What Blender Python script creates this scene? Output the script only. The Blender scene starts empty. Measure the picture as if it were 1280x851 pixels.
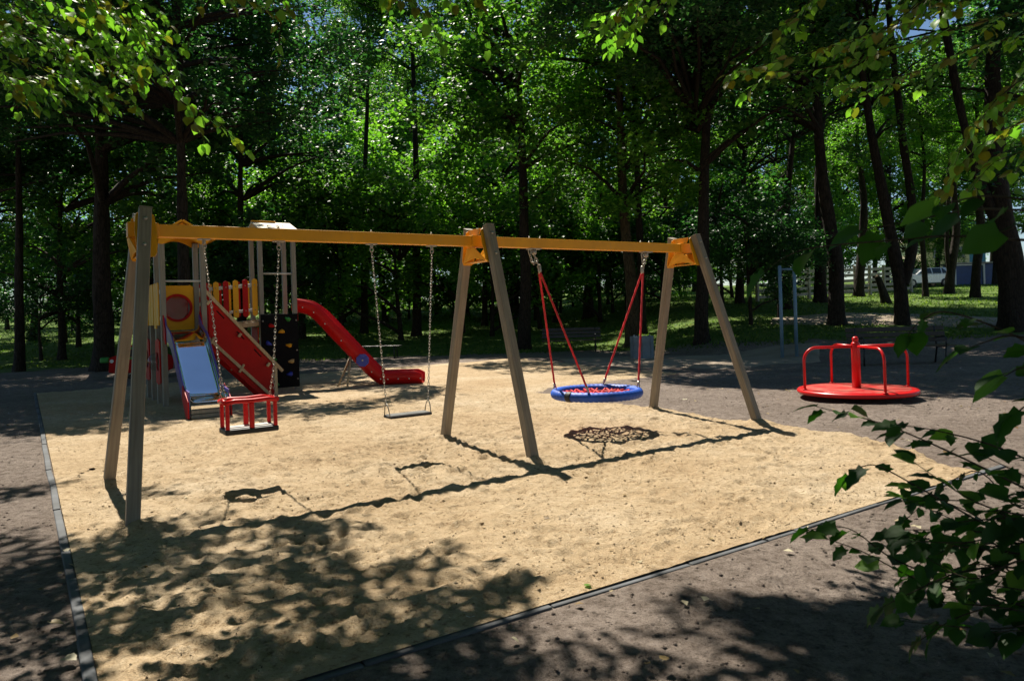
import bpy, bmesh, math, random
import numpy as np
from mathutils import Vector, Matrix, Euler

# ------------------------------------------------------------------ camera, sky, sun, exposure
random.seed(7); RNG = np.random.default_rng(11)
scene = bpy.context.scene
COL = scene.collection
PI = math.pi
F_PX, ROLL, CX, CY, CAM_H = 913.2, -0.0305, 640.0, 391.9, 1.5      # focal length etc. in pixels of a 1280 x 851 frame
camd = bpy.data.cameras.new('camera'); cam = bpy.data.objects.new('camera', camd); COL.objects.link(cam)
cam.location = (0, 0, CAM_H)
camd.sensor_fit = 'HORIZONTAL'; camd.sensor_width = 36.0; camd.lens = 36.0*F_PX/1280.0
camd.shift_x = 0.0; camd.shift_y = (CY-425.5)/1280.0
camd.clip_start = 0.05; camd.clip_end = 2000.0
cam.rotation_euler = (Matrix.Rotation(PI/2, 3, 'X') @ Matrix.Rotation(ROLL, 3, 'Z')).to_euler()
camd.dof.use_dof = True; camd.dof.focus_distance = 9.0; camd.dof.aperture_fstop = 6.3
scene.camera = cam

SUN_X, SUN_Y = 0.27, -0.58                     # ground offset of a shadow per metre of height
SUN_EL = math.atan(1.0/math.hypot(SUN_X, SUN_Y)); SUN_AZ = math.atan2(-SUN_X, -SUN_Y)
world = bpy.data.worlds.new('World'); scene.world = world; world.use_nodes = True
wn = world.node_tree.nodes; wl = world.node_tree.links
sky = wn.new('ShaderNodeTexSky'); sky.sky_type = 'NISHITA'; sky.sun_disc = False
sky.sun_elevation = SUN_EL; sky.sun_rotation = SUN_AZ; sky.air_density = 1.0; sky.dust_density = 0.0; sky.ozone_density = 4.0
wl.new(sky.outputs[0], wn['Background'].inputs[0]); wn['Background'].inputs[1].default_value = 0.052
sund = bpy.data.lights.new('sun', 'SUN'); sund.energy = 5.0; sund.angle = math.radians(0.53); sund.color = (1.0, 0.93, 0.80)
sun = bpy.data.objects.new('sun', sund); COL.objects.link(sun)
sun.rotation_euler = Vector((SUN_X, SUN_Y, -1.0)).to_track_quat('-Z', 'Y').to_euler()
scene.view_settings.view_transform = 'Standard'; scene.view_settings.look = 'None'
scene.view_settings.exposure = 0.92; scene.view_settings.gamma = 1.0; scene.view_settings.use_curve_mapping = False
scene.cycles.use_denoising = True
scene.cycles.max_bounces = 5; scene.cycles.transparent_max_bounces = 8
scene.cycles.transmission_bounces = 4; scene.cycles.diffuse_bounces = 3; scene.cycles.glossy_bounces = 2
scene.cycles.sample_clamp_indirect = 6.0

_cr, _sr = math.cos(ROLL), math.sin(ROLL)
def ray(u, v):
    a, b = u-CX, v-CY
    return ((_cr*a+_sr*b)/F_PX, 1.0, -(-_sr*a+_cr*b)/F_PX)
def at(u, v, Y):                                # the world point at depth Y seen at pixel (u, v) of the photograph
    r = ray(u, v); return Vector((r[0]*Y, Y, CAM_H+r[2]*Y))
def gnd(u, v, z=0.0):
    r = ray(u, v); t = (z-CAM_H)/r[2]; return Vector((r[0]*t, t, z))
def proj(x, y, z):
    a = F_PX*x/y; b = -F_PX*(z-CAM_H)/y
    return CX+_cr*a-_sr*b, CY+_sr*a+_cr*b

# ------------------------------------------------------------------ terrain
def terrain(x, y):
    x = np.asarray(x, float); y = np.asarray(y, float)
    k = np.clip((x-2)/7.0, 0, 1); k = k*k*(3-2*k)
    y0 = 28.5*(1-k)+19.6*k; A = 0.30*(1-k)+0.95*k
    s = y-y0; s = np.where(s > 0, s, 0.0); s = s*s/(s+1.2)
    s = np.minimum(s, 75)
    return A*(1-np.exp(-s/8.0))+0.045*s
def tz(x, y): return float(terrain(x, y))
def hit(u, v):                                  # where the ray through (u, v) meets the terrain
    r = ray(u, v); Y = 2.0
    while Y < 200:
        if CAM_H+r[2]*Y < tz(r[0]*Y, Y): break
        Y += 0.1
    return Vector((r[0]*Y, Y, tz(r[0]*Y, Y)))

# ------------------------------------------------------------------ helpers
def tag(o, label=None, cat=None, group=None, kind=None):
    if label: o['label'] = label
    if cat: o['category'] = cat
    if group: o['group'] = group
    if kind: o['kind'] = kind
    return o
def empty(name, loc=(0,0,0), rz=0.0, label=None, cat=None, group=None):
    o = bpy.data.objects.new(name, None); COL.objects.link(o); o.location = loc; o.rotation_euler = (0, 0, rz)
    o.empty_display_size = 0.2
    return tag(o, label, cat, group)
def link(name, me, parent=None, mat=None, bevel=0.0):
    o = bpy.data.objects.new(name, me); COL.objects.link(o); o.parent = parent
    if mat is not None and not me.materials: me.materials.append(mat)
    if bevel:
        b = o.modifiers.new('bevel', 'BEVEL'); b.width = bevel; b.segments = 2; b.limit_method = 'ANGLE'; b.angle_limit = math.radians(40)
    return o
def copy_tree(o, parent=None):
    c = o.copy(); COL.objects.link(c); c.parent = parent
    for ch in o.children: copy_tree(ch, c)
    return c

class MB:
    def __init__(s): s.v = []; s.f = []; s.sm = []
    def add(s, vs, fs, smooth=False):
        n = len(s.v); s.v += [tuple(p) for p in vs]; s.f += [tuple(i+n for i in f) for f in fs]; s.sm += [smooth]*len(fs); return s
    def box(s, c, size, M=None):
        hx, hy, hz = [k/2 for k in size]; c = Vector(c)
        vs = [Vector((x, y, z)) for x in (-hx, hx) for y in (-hy, hy) for z in (-hz, hz)]
        if M is not None: vs = [M @ p for p in vs]
        return s.add([c+p for p in vs], [(0,1,3,2),(4,6,7,5),(0,4,5,1),(2,3,7,6),(0,2,6,4),(1,5,7,3)])
    def bar(s, a, b, w, h, up=(0,0,1)):         # square bar from a to b; h along up, w across
        a = Vector(a); b = Vector(b); t = (b-a).normalized(); up = Vector(up)
        x = t.cross(up).normalized(); y = x.cross(t).normalized()
        vs = [p+x*i*w/2+y*j*h/2 for p in (a, b) for i, j in ((-1,-1),(1,-1),(1,1),(-1,1))]
        return s.add(vs, [(3,2,1,0),(4,5,6,7),(0,1,5,4),(1,2,6,5),(2,3,7,6),(3,0,4,7)])
    def tube(s, pts, r, n=10, closed=False, caps=True, smooth=True):
        pts = [Vector(p) for p in pts]; m = len(pts); rs = r if hasattr(r, '__len__') else [r]*m
        ref = None; rings = []
        for i, p in enumerate(pts):
            if closed: t = pts[(i+1) % m]-pts[i-1]
            else: t = pts[min(i+1, m-1)]-pts[max(i-1, 0)]
            t.normalize()
            if ref is None:
                ref = t.cross(Vector((0,0,1)));
                if ref.length < 1e-3: ref = t.cross(Vector((0,1,0)))
            ref = (ref-t*ref.dot(t)).normalized(); b = t.cross(ref)
            rings.append([p+(ref*math.cos(2*PI*k/n)+b*math.sin(2*PI*k/n))*rs[i] for k in range(n)])
        vs = [q for R in rings for q in R]; fs = []
        for i in range(m if closed else m-1):
            j = (i+1) % m
            for k in range(n): fs.append((i*n+k, i*n+(k+1) % n, j*n+(k+1) % n, j*n+k))
        s.add(vs, fs, smooth)
        if caps and not closed:
            base = len(s.v)-len(vs)
            s.f.append(tuple(base+k for k in reversed(range(n)))); s.f.append(tuple(base+(m-1)*n+k for k in range(n))); s.sm += [False, False]
        return s
    def prism(s, poly, axis, a, b, org=(0,0,0), ex=(1,0,0), ey=(0,0,1)):
        # outline poly in the plane (ex, ey), extruded along axis from a to b
        org = Vector(org); ex = Vector(ex); ey = Vector(ey); ax = Vector(axis); n = len(poly)
        vs = [org+ex*p[0]+ey*p[1]+ax*a for p in poly]+[org+ex*p[0]+ey*p[1]+ax*b for p in poly]
        return s.add(vs, [tuple(range(n)), tuple(range(2*n-1, n-1, -1))]+[(i+n, (i+1) % n+n, (i+1) % n, i) for i in range(n)])
    def ringplate(s, outer, inner, axis, a, b, org, ex, ey):   # plate with a hole: outer and inner loops of equal count
        org = Vector(org); ex = Vector(ex); ey = Vector(ey); ax = Vector(axis); n = len(outer)
        L = lambda poly, k: [org+ex*p[0]+ey*p[1]+ax*k for p in poly]
        vs = L(outer, a)+L(inner, a)+L(outer, b)+L(inner, b); fs = []
        for i in range(n):
            j = (i+1) % n
            fs += [(i, j, n+j, n+i), (2*n+j, 2*n+i, 3*n+i, 3*n+j), (j, i, 2*n+i, 2*n+j), (n+i, n+j, 3*n+j, 3*n+i)]
        return s.add(vs, fs)
    def lathe(s, prof, n=24, c=(0,0,0), smooth=True):
        c = Vector(c); m = len(prof)
        vs = [c+Vector((r*math.cos(2*PI*k/n), r*math.sin(2*PI*k/n), z)) for r, z in prof for k in range(n)]
        fs = [(i*n+k, i*n+(k+1) % n, (i+1)*n+(k+1) % n, (i+1)*n+k) for i in range(m-1) for k in range(n)]
        s.add(vs, fs, smooth); base = len(s.v)-len(vs)
        if prof[0][0] > 1e-4: s.f.append(tuple(base+k for k in reversed(range(n)))); s.sm.append(False)
        if prof[-1][0] > 1e-4: s.f.append(tuple(base+(m-1)*n+k for k in range(n))); s.sm.append(False)
        return s
    def mesh(s, name):
        me = bpy.data.meshes.new(name); me.from_pydata(s.v, [], s.f); me.polygons.foreach_set('use_smooth', s.sm)
        bm = bmesh.new(); bm.from_mesh(me); bmesh.ops.recalc_face_normals(bm, faces=bm.faces); bm.to_mesh(me); bm.free()
        return me
    def build(s, name, mat, parent=None, bevel=0.0): return link(name, s.mesh(name), parent, mat, bevel)

def np_mesh(name, V, F, mat=None, smooth=False):
    me = bpy.data.meshes.new(name); V = np.asarray(V, np.float32); F = np.asarray(F, np.int32); k = F.shape[1]
    me.vertices.add(len(V)); me.vertices.foreach_set('co', V.ravel())
    me.loops.add(F.size); me.loops.foreach_set('vertex_index', F.ravel())
    me.polygons.add(len(F)); me.polygons.foreach_set('loop_start', np.arange(0, F.size, k, dtype=np.int32))
    if smooth: me.polygons.foreach_set('use_smooth', np.ones(len(F), bool))
    me.update(calc_edges=True)
    if mat is not None: me.materials.append(mat)
    return me

def _h(ix, iy, seed):
    n = (ix.astype(np.int64)*374761393+iy.astype(np.int64)*668265263+seed*1442695041) & 0x7fffffff
    n = ((n ^ (n >> 13))*1274126177) & 0x7fffffff
    return ((n ^ (n >> 16)) & 0xffff)/65535.0
def vnoise(x, y, sc, seed=0):
    x = np.asarray(x)/sc; y = np.asarray(y)/sc; ix = np.floor(x); iy = np.floor(y); fx = x-ix; fy = y-iy
    fx = fx*fx*(3-2*fx); fy = fy*fy*(3-2*fy)
    a = _h(ix, iy, seed); b = _h(ix+1, iy, seed); c = _h(ix, iy+1, seed); d = _h(ix+1, iy+1, seed)
    return (a*(1-fx)+b*fx)*(1-fy)+(c*(1-fx)+d*fx)*fy-0.5
def in_poly(x, y, poly):
    x = np.asarray(x, float); y = np.asarray(y, float); r = np.zeros(x.shape, bool); n = len(poly)
    for i in range(n):
        x0, y0 = poly[i]; x1, y1 = poly[(i+1) % n]
        if y0 == y1: continue
        r ^= ((y0 > y) != (y1 > y)) & (x < (x1-x0)*(y-y0)/(y1-y0)+x0)
    return r

# ------------------------------------------------------------------ materials
class NT:
    def __init__(s, name):
        s.m = bpy.data.materials.new(name); s.m.use_nodes = True; s.t = s.m.node_tree; s.n = s.t.nodes; s.p = s.n['Principled BSDF']; s.out = s.n['Material Output']
    def nd(s, typ, **kw):
        n = s.n.new(typ)
        for k, v in kw.items(): setattr(n, k, v)
        return n
    def li(s, a, b): s.t.links.new(a, b)
    def noise(s, scale, detail=4, rough=0.55, coord='Object', dist=0.0):
        if not hasattr(s, 'tc'): s.tc = s.nd('ShaderNodeTexCoord'); s.geo = s.nd('ShaderNodeNewGeometry')
        n = s.nd('ShaderNodeTexNoise'); n.inputs['Scale'].default_value = scale; n.inputs['Detail'].default_value = detail
        n.inputs['Roughness'].default_value = rough; n.inputs['Distortion'].default_value = dist
        s.li(s.geo.outputs['Position'] if coord == 'World' else s.tc.outputs[coord], n.inputs['Vector']); return n
    def ramp(s, sock, stops):
        r = s.nd('ShaderNodeValToRGB'); e = r.color_ramp.elements
        while len(e) < len(stops): e.new(0.5)
        for i, (p, c) in enumerate(stops): e[i].position = p; e[i].color = (*c, 1) if len(c) == 3 else c
        s.li(sock, r.inputs[0]); return r
    def mix(s, fac, a, b, blend='MIX'):
        m = s.nd('ShaderNodeMix', data_type='RGBA', blend_type=blend)
        for sock, val in ((m.inputs[0], fac), (m.inputs[6], a), (m.inputs[7], b)):
            if hasattr(val, 'links'): s.li(val, sock)
            else: sock.default_value = val if not isinstance(val, tuple) else (*val, 1)
        return m.outputs[2]
    def bump(s, sock, strength, dist, prev=None):
        b = s.nd('ShaderNodeBump'); b.inputs['Strength'].default_value = strength; b.inputs['Distance'].default_value = dist
        s.li(sock, b.inputs['Height'])
        if prev: s.li(prev.outputs[0], b.inputs['Normal'])
        s.li(b.outputs[0], s.p.inputs['Normal']); return b
    def set(s, **kw):
        for k, v in kw.items(): s.p.inputs[k.replace('_', ' ')].default_value = v
        return s

def painted(name, col, rough=0.35, var=0.12, wear=0.0, metallic=0.0, spec=0.5):
    t = NT(name); n = t.noise(3.0, 5); f = t.noise(40.0, 3)
    d = tuple(c*(1-var*2) for c in col); l = tuple(min(1, c*(1+var)) for c in col)
    r = t.ramp(n.outputs[0], [(0.3, d), (0.7, l)]); c = r.outputs[0]
    if wear:
        w = t.ramp(t.noise(11.0, 6, 0.7).outputs[0], [(0.60, (0,0,0)), (0.72, (wear,)*3)])
        c = t.mix(w.outputs[0], c, (0.30, 0.25, 0.19))
    t.li(c, t.p.inputs['Base Color'])
    rr = t.nd('ShaderNodeMapRange'); rr.inputs[3].default_value = rough*0.8; rr.inputs[4].default_value = min(1, rough*1.35)
    t.li(n.outputs[0], rr.inputs[0]); t.li(rr.outputs[0], t.p.inputs['Roughness'])
    t.bump(f.outputs[0], 0.12, 0.004)
    t.set(Metallic=metallic, Specular_IOR_Level=spec); return t.m

def wood(name, dark, light, rough=0.6, scale=1.0):
    t = NT(name); tc = t.nd('ShaderNodeTexCoord'); mp = t.nd('ShaderNodeMapping'); mp.inputs['Scale'].default_value = (45*scale, 45*scale, 2.2*scale)
    t.li(tc.outputs['Object'], mp.inputs[0]); n = t.nd('ShaderNodeTexNoise'); n.inputs['Scale'].default_value = 1.0; n.inputs['Detail'].default_value = 5
    t.li(mp.outputs[0], n.inputs[0]); b = t.noise(2.2, 4)
    r = t.ramp(n.outputs[0], [(0.25, dark), (0.75, light)])
    c = t.mix(t.ramp(b.outputs[0], [(0.35, (0.0,)*3), (0.75, (0.45,)*3)]).outputs[0], r.outputs[0], tuple(k*0.7 for k in dark))
    t.li(c, t.p.inputs['Base Color']); t.bump(n.outputs[0], 0.35, 0.004); t.set(Roughness=rough); return t.m

def leafmat(name, dark, mid, light, trans, tfac=0.42, rough=0.38):
    t = NT(name); geo = t.nd('ShaderNodeNewGeometry'); oi = t.nd('ShaderNodeObjectInfo')
    add = t.nd('ShaderNodeMath', operation='ADD'); t.li(geo.outputs['Random Per Island'], add.inputs[0])
    mu = t.nd('ShaderNodeMath', operation='MULTIPLY'); mu.inputs[1].default_value = 0.37; t.li(oi.outputs['Random'], mu.inputs[0]); t.li(mu.outputs[0], add.inputs[1])
    fr = t.nd('ShaderNodeMath', operation='FRACT'); t.li(add.outputs[0], fr.inputs[0])
    r = t.ramp(fr.outputs[0], [(0.0, dark), (0.55, mid), (0.93, light), (1.0, tuple(c*1.15 for c in light))])
    t.li(r.outputs[0], t.p.inputs['Base Color']); t.set(Roughness=rough, Specular_IOR_Level=0.42)
    tr = t.nd('ShaderNodeBsdfTranslucent'); tm = t.mix(1.0, r.outputs[0], trans, 'MULTIPLY'); t.li(tm, tr.inputs[0])
    ms = t.nd('ShaderNodeMixShader'); ms.inputs[0].default_value = tfac
    t.li(t.p.outputs[0], ms.inputs[1]); t.li(tr.outputs[0], ms.inputs[2]); t.li(ms.outputs[0], t.out.inputs[0]); return t.m

M = {}
def mk_sand():
    t = NT('sand'); a = t.noise(0.55, 5, 0.6, 'World'); b = t.noise(5.0, 5, 0.65, 'World'); c = t.noise(95, 3, 0.7, 'World'); d = t.noise(260, 2, 0.6, 'World')
    r = t.ramp(a.outputs[0], [(0.3, (0.48, 0.335, 0.195)), (0.5, (0.58, 0.435, 0.275)), (0.72, (0.68, 0.55, 0.39))])
    s = t.mix(t.ramp(b.outputs[0], [(0.35, (0.5,)*3), (0.62, (0,)*3)]).outputs[0], r.outputs[0], (0.36, 0.25, 0.14))
    g = t.mix(t.ramp(c.outputs[0], [(0.66, (0,)*3), (0.74, (0.75,)*3)]).outputs[0], s, (0.20, 0.135, 0.075))
    g = t.mix(t.ramp(d.outputs[0], [(0.30, (0.35,)*3), (0.45, (0,)*3)]).outputs[0], g, (0.80, 0.70, 0.52))
    e = t.noise(24, 4, 0.75, 'World'); g = t.mix(t.ramp(e.outputs[0], [(0.34, (0.85,)*3), (0.46, (0,)*3)]).outputs[0], g, (0.25, 0.165, 0.085)); g = t.mix(t.ramp(e.outputs[0], [(0.56, (0,)*3), (0.70, (0.6,)*3)]).outputs[0], g, (0.72, 0.60, 0.43))
    t.li(g, t.p.inputs['Base Color']); t.set(Roughness=0.95, Specular_IOR_Level=0.15)
    p = t.bump(b.outputs[0], 0.7, 0.06); p = t.bump(e.outputs[0], 0.9, 0.045, p); p = t.bump(c.outputs[0], 0.9, 0.018, p); t.bump(d.outputs[0], 0.6, 0.008, p); return t.m
M['sand'] = mk_sand()
def mk_ground():
    t = NT('park_ground'); a = t.noise(0.8, 5, 0.6, 'World'); b = t.noise(9, 6, 0.7, 'World'); c = t.noise(70, 4, 0.75, 'World')
    r = t.ramp(a.outputs[0], [(0.3, (0.215, 0.170, 0.142)), (0.7, (0.34, 0.280, 0.240))])
    s = t.mix(t.ramp(b.outputs[0], [(0.35, (0.65,)*3), (0.6, (0,)*3)]).outputs[0], r.outputs[0], (0.095, 0.068, 0.052))
    s = t.mix(t.ramp(c.outputs[0], [(0.58, (0,)*3), (0.75, (0.75,)*3)]).outputs[0], s, (0.34, 0.28, 0.235))
    s = t.mix(t.ramp(c.outputs[0], [(0.30, (0.8,)*3), (0.44, (0,)*3)]).outputs[0], s, (0.05, 0.038, 0.03))
    e = t.noise(26, 5, 0.8, 'World'); s = t.mix(t.ramp(e.outputs[0], [(0.33, (0.85,)*3), (0.48, (0,)*3)]).outputs[0], s, (0.055, 0.042, 0.034)); s = t.mix(t.ramp(e.outputs[0], [(0.55, (0,)*3), (0.72, (0.7,)*3)]).outputs[0], s, (0.36, 0.31, 0.28))
    gr = t.ramp(t.noise(1.3, 5, 0.6, 'World').outputs[0], [(0.3, (0.065, 0.115, 0.020)), (0.55, (0.11, 0.180, 0.032)), (0.75, (0.19, 0.205, 0.055))])
    at_ = t.nd('ShaderNodeAttribute', attribute_name='grass')
    ad = t.nd('ShaderNodeMath', operation='ADD'); t.li(at_.outputs['Fac'], ad.inputs[0])
    sb = t.nd('ShaderNodeMath', operation='MULTIPLY_ADD'); sb.inputs[1].default_value = 1.1; sb.inputs[2].default_value = -0.55; t.li(t.noise(0.9, 6, 0.65, 'World').outputs[0], sb.inputs[0]); t.li(sb.outputs[0], ad.inputs[1])
    k = t.ramp(ad.outputs[0], [(0.42, (0,)*3), (0.58, (1,)*3)])
    t.li(t.mix(k.outputs[0], s, gr.outputs[0]), t.p.inputs['Base Color']); t.set(Roughness=0.95, Specular_IOR_Level=0.2)
    p = t.bump(b.outputs[0], 0.6, 0.05); p = t.bump(e.outputs[0], 0.9, 0.045, p); t.bump(c.outputs[0], 0.8, 0.016, p); return t.m
M['ground'] = mk_ground()
def mk_path():
    t = NT('path_dirt'); a = t.noise(1.2, 6, 0.6, 'World'); c = t.noise(60, 4, 0.7, 'World')
    r = t.ramp(a.outputs[0], [(0.3, (0.24, 0.185, 0.135)), (0.7, (0.35, 0.285, 0.22))])
    s = t.mix(t.ramp(c.outputs[0], [(0.3, (0.6,)*3), (0.5, (0,)*3)]).outputs[0], r.outputs[0], (0.2, 0.15, 0.11))
    t.li(s, t.p.inputs['Base Color']); t.set(Roughness=0.95); t.bump(c.outputs[0], 0.6, 0.012); return t.m
M['path'] = mk_path()
def mk_bark(name, dark, light):
    t = NT(name); tc = t.nd('ShaderNodeTexCoord'); mp = t.nd('ShaderNodeMapping'); mp.inputs['Scale'].default_value = (9, 9, 1.6); t.li(tc.outputs['Object'], mp.inputs[0])
    v = t.nd('ShaderNodeTexVoronoi', feature='DISTANCE_TO_EDGE'); v.inputs['Scale'].default_value = 1.6; t.li(mp.outputs[0], v.inputs[0])
    n = t.noise(6, 6, 0.7)
    r = t.ramp(n.outputs[0], [(0.3, dark), (0.7, light)])
    c = t.mix(t.ramp(v.outputs[0], [(0.0, (0.8,)*3), (0.12, (0,)*3)]).outputs[0], r.outputs[0], tuple(k*0.35 for k in dark))
    t.li(c, t.p.inputs['Base Color']); t.set(Roughness=0.9, Specular_IOR_Level=0.2)
    p = t.bump(v.outputs[0], 0.8, 0.04); t.bump(n.outputs[0], 0.5, 0.02, p); return t.m
M['bark'] = mk_bark('bark_dark', (0.018, 0.014, 0.011), (0.045, 0.035, 0.026))
M['bark_brown'] = mk_bark('bark_brown', (0.045, 0.034, 0.018), (0.10, 0.076, 0.042))
M['twig'] = mk_bark('twig_bark', (0.05, 0.035, 0.022), (0.10, 0.075, 0.045))
M['leaf_a'] = leafmat('leaf_mid_green', (0.028, 0.080, 0.018), (0.062, 0.155, 0.028), (0.130, 0.240, 0.045), (1.9, 2.2, 0.8), 0.45, 0.46)
M['leaf_b'] = leafmat('leaf_deep_green', (0.013, 0.048, 0.018), (0.026, 0.085, 0.027), (0.055, 0.135, 0.038), (1.5, 2.0, 0.9), 0.38, 0.46)
M['leaf_c'] = leafmat('leaf_fresh_green', (0.045, 0.120, 0.018), (0.090, 0.220, 0.030), (0.160, 0.300, 0.050), (1.8, 2.1, 0.7), 0.48, 0.46)
M['leaf_lime'] = leafmat('leaf_lime_yellow', (0.040, 0.070, 0.008), (0.075, 0.115, 0.012), (0.130, 0.135, 0.018), (2.0, 2.0, 0.7), 0.42, 0.5)
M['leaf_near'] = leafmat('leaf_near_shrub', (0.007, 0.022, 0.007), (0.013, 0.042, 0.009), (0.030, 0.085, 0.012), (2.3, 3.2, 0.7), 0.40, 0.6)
M['grass'] = leafmat('grass_blade', (0.035, 0.080, 0.012), (0.070, 0.140, 0.020), (0.135, 0.190, 0.034), (1.8, 1.9, 0.7), 0.40, 0.65)
M['leaf_dry'] = leafmat('leaf_dry', (0.14, 0.08, 0.03), (0.25, 0.17, 0.06), (0.42, 0.38, 0.26), (1, 1, 0.6), 0.2, 0.6)
M['post'] = wood('post_taupe', (0.16, 0.132, 0.098), (0.30, 0.255, 0.195), 0.6)
M['post_grey'] = wood('post_grey', (0.16, 0.148, 0.130), (0.29, 0.27, 0.24), 0.5)
M['pale_wood'] = wood('pale_wood', (0.40, 0.27, 0.15), (0.62, 0.46, 0.28), 0.55)
M['bench_wood'] = wood('bench_wood', (0.030, 0.020, 0.014), (0.075, 0.050, 0.034), 0.35)
M['rubber_edge'] = painted('edging_rubber', (0.085, 0.090, 0.098), 0.75, 0.35)
M['orange'] = painted('amber_paint', (0.74, 0.335, 0.010), 0.40, 0.07, 0.25, spec=0.3)
M['yellow'] = painted('yellow_board', (0.76, 0.37, 0.006), 0.42, 0.06, spec=0.3)
M['red'] = painted('red_board', (0.44, 0.005, 0.005), 0.5, 0.08, spec=0.2)
M['red_gloss'] = painted('red_powder_coat', (0.58, 0.008, 0.010), 0.30, 0.08, 0.10, spec=0.4)
M['red_plastic'] = painted('red_plastic', (0.60, 0.006, 0.005), 0.36, 0.06, spec=0.3)
M['red_rope'] = painted('red_rope', (0.60, 0.02, 0.03), 0.65, 0.2)
M['blue_rope'] = painted('blue_rope', (0.010, 0.085, 0.50), 0.5, 0.25)
M['blue'] = painted('blue_board', (0.03, 0.05, 0.42), 0.32, 0.08)
M['violet'] = painted('violet_blue_rail', (0.10, 0.055, 0.30), 0.28, 0.08)
M['green'] = painted('green_board', (0.03, 0.26, 0.04), 0.35, 0.08)
M['black_board'] = painted('black_climbing_board', (0.007, 0.007, 0.009), 0.75, 0.2, spec=0.1)
M['rubber'] = painted('black_rubber', (0.014, 0.014, 0.015), 0.55, 0.2)
M['cream'] = painted('cream_board', (0.66, 0.56, 0.40), 0.4, 0.08)
M['white'] = painted('white_paint', (0.75, 0.74, 0.70), 0.4, 0.06)
M['grey_rail'] = painted('grey_rail', (0.50, 0.50, 0.48), 0.45, 0.08)
M['zinc'] = painted('zinc_chain', (0.42, 0.39, 0.34), 0.45, 0.15, metallic=0.8)
M['steel'] = painted('stainless_slide', (0.84, 0.86, 0.88), 0.07, 0.02, metallic=1.0)
M['blue_steel'] = painted('blue_grey_steel', (0.16, 0.27, 0.38), 0.4, 0.1)
M['bin'] = painted('blue_grey_concrete', (0.20, 0.25, 0.30), 0.7, 0.15)
M['iron'] = painted('dark_iron', (0.02, 0.02, 0.022), 0.4, 0.2)
M['car'] = painted('silver_car_paint', (0.62, 0.64, 0.66), 0.25, 0.04, metallic=0.3)
M['navy'] = painted('navy_panel', (0.02, 0.06, 0.19), 0.45, 0.12)
M['sky_panel'] = painted('light_blue_wall', (0.06, 0.24, 0.50), 0.5, 0.1)
M['concrete'] = painted('pale_concrete', (0.42, 0.38, 0.33), 0.85, 0.2)
M['tan'] = painted('tan_hold', (0.55, 0.36, 0.14), 0.5, 0.1)
def mk_glass():
    t = NT('dark_glass'); t.set(Base_Color=(0.02, 0.03, 0.03, 1), Roughness=0.06, Specular_IOR_Level=0.8); n = t.noise(4, 2); t.bump(n.outputs[0], 0.02, 0.002); return t.m
M['glass'] = mk_glass()
def mk_bubble():
    t = NT('clear_bubble'); g = t.nd('ShaderNodeBsdfGlossy'); g.inputs['Roughness'].default_value = 0.04; tr = t.nd('ShaderNodeBsdfTransparent'); tr.inputs[0].default_value = (0.86, 0.9, 0.93, 1)
    lw = t.nd('ShaderNodeLayerWeight'); lw.inputs[0].default_value = 0.35; ms = t.nd('ShaderNodeMixShader')
    mr = t.nd('ShaderNodeMapRange'); mr.inputs[3].default_value = 0.02; mr.inputs[4].default_value = 0.16; t.li(lw.outputs['Facing'], mr.inputs[0]); t.li(mr.outputs[0], ms.inputs[0]); t.li(tr.outputs[0], ms.inputs[1]); t.li(g.outputs[0], ms.inputs[2]); t.li(ms.outputs[0], t.out.inputs[0]); return t.m
M['bubble'] = mk_bubble()

# ------------------------------------------------------------------ the setting: ground, sand, paths, grass
P0 = Vector((-1.49, 2.63)); SA = 0.5905; SD = Vector((math.cos(SA), math.sin(SA))); SM = Vector((-math.sin(SA), math.cos(SA)))
def sand_uv(x, y): dx = np.asarray(x)-P0.x; dy = np.asarray(y)-P0.y; return dx*SD.x+dy*SD.y, dx*SM.x+dy*SM.y
def sand_xy(s, m): return P0.x+s*SD.x+m*SM.x, P0.y+s*SD.y+m*SM.y
SAND = [(-2, -2), (6.4, -2), (6.62, 0.05), (7.1, 0.6), (7.5, 1.8), (7.65, 4.0), (7.75, 8.0), (8.3, 8.5), (12.2, 8.8), (13.6, 17.0), (-2, 17.0)]
def edge_dist(s, m, poly):
    d = np.full(np.shape(s), 1e9)
    for i in range(len(poly)):
        a = np.array(poly[i], float); b = np.array(poly[(i+1) % len(poly)], float); ab = b-a
        t = np.clip(((s-a[0])*ab[0]+(m-a[1])*ab[1])/(ab@ab), 0, 1)
        d = np.minimum(d, np.hypot(s-a[0]-t*ab[0], m-a[1]-t*ab[1]))
    return np.where(in_poly(s, m, poly), d, -d)
def axis(lo, hi, c0, c1, h, grow=1.09):
    a = list(np.arange(c0, c1, h)); st = h; p = a[-1]
    while p < hi: st *= grow; p += st; a.append(p)
    st = h; p = a[0]
    while p > lo: st *= grow; p -= st; a.insert(0, p)
    return np.array(a)
def grid_faces(nx, ny):
    i, j = np.meshgrid(np.arange(nx-1), np.arange(ny-1), indexing='ij'); a = (i*ny+j).ravel()
    return np.stack([a, a+ny, a+ny+1, a+1], 1)

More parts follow.
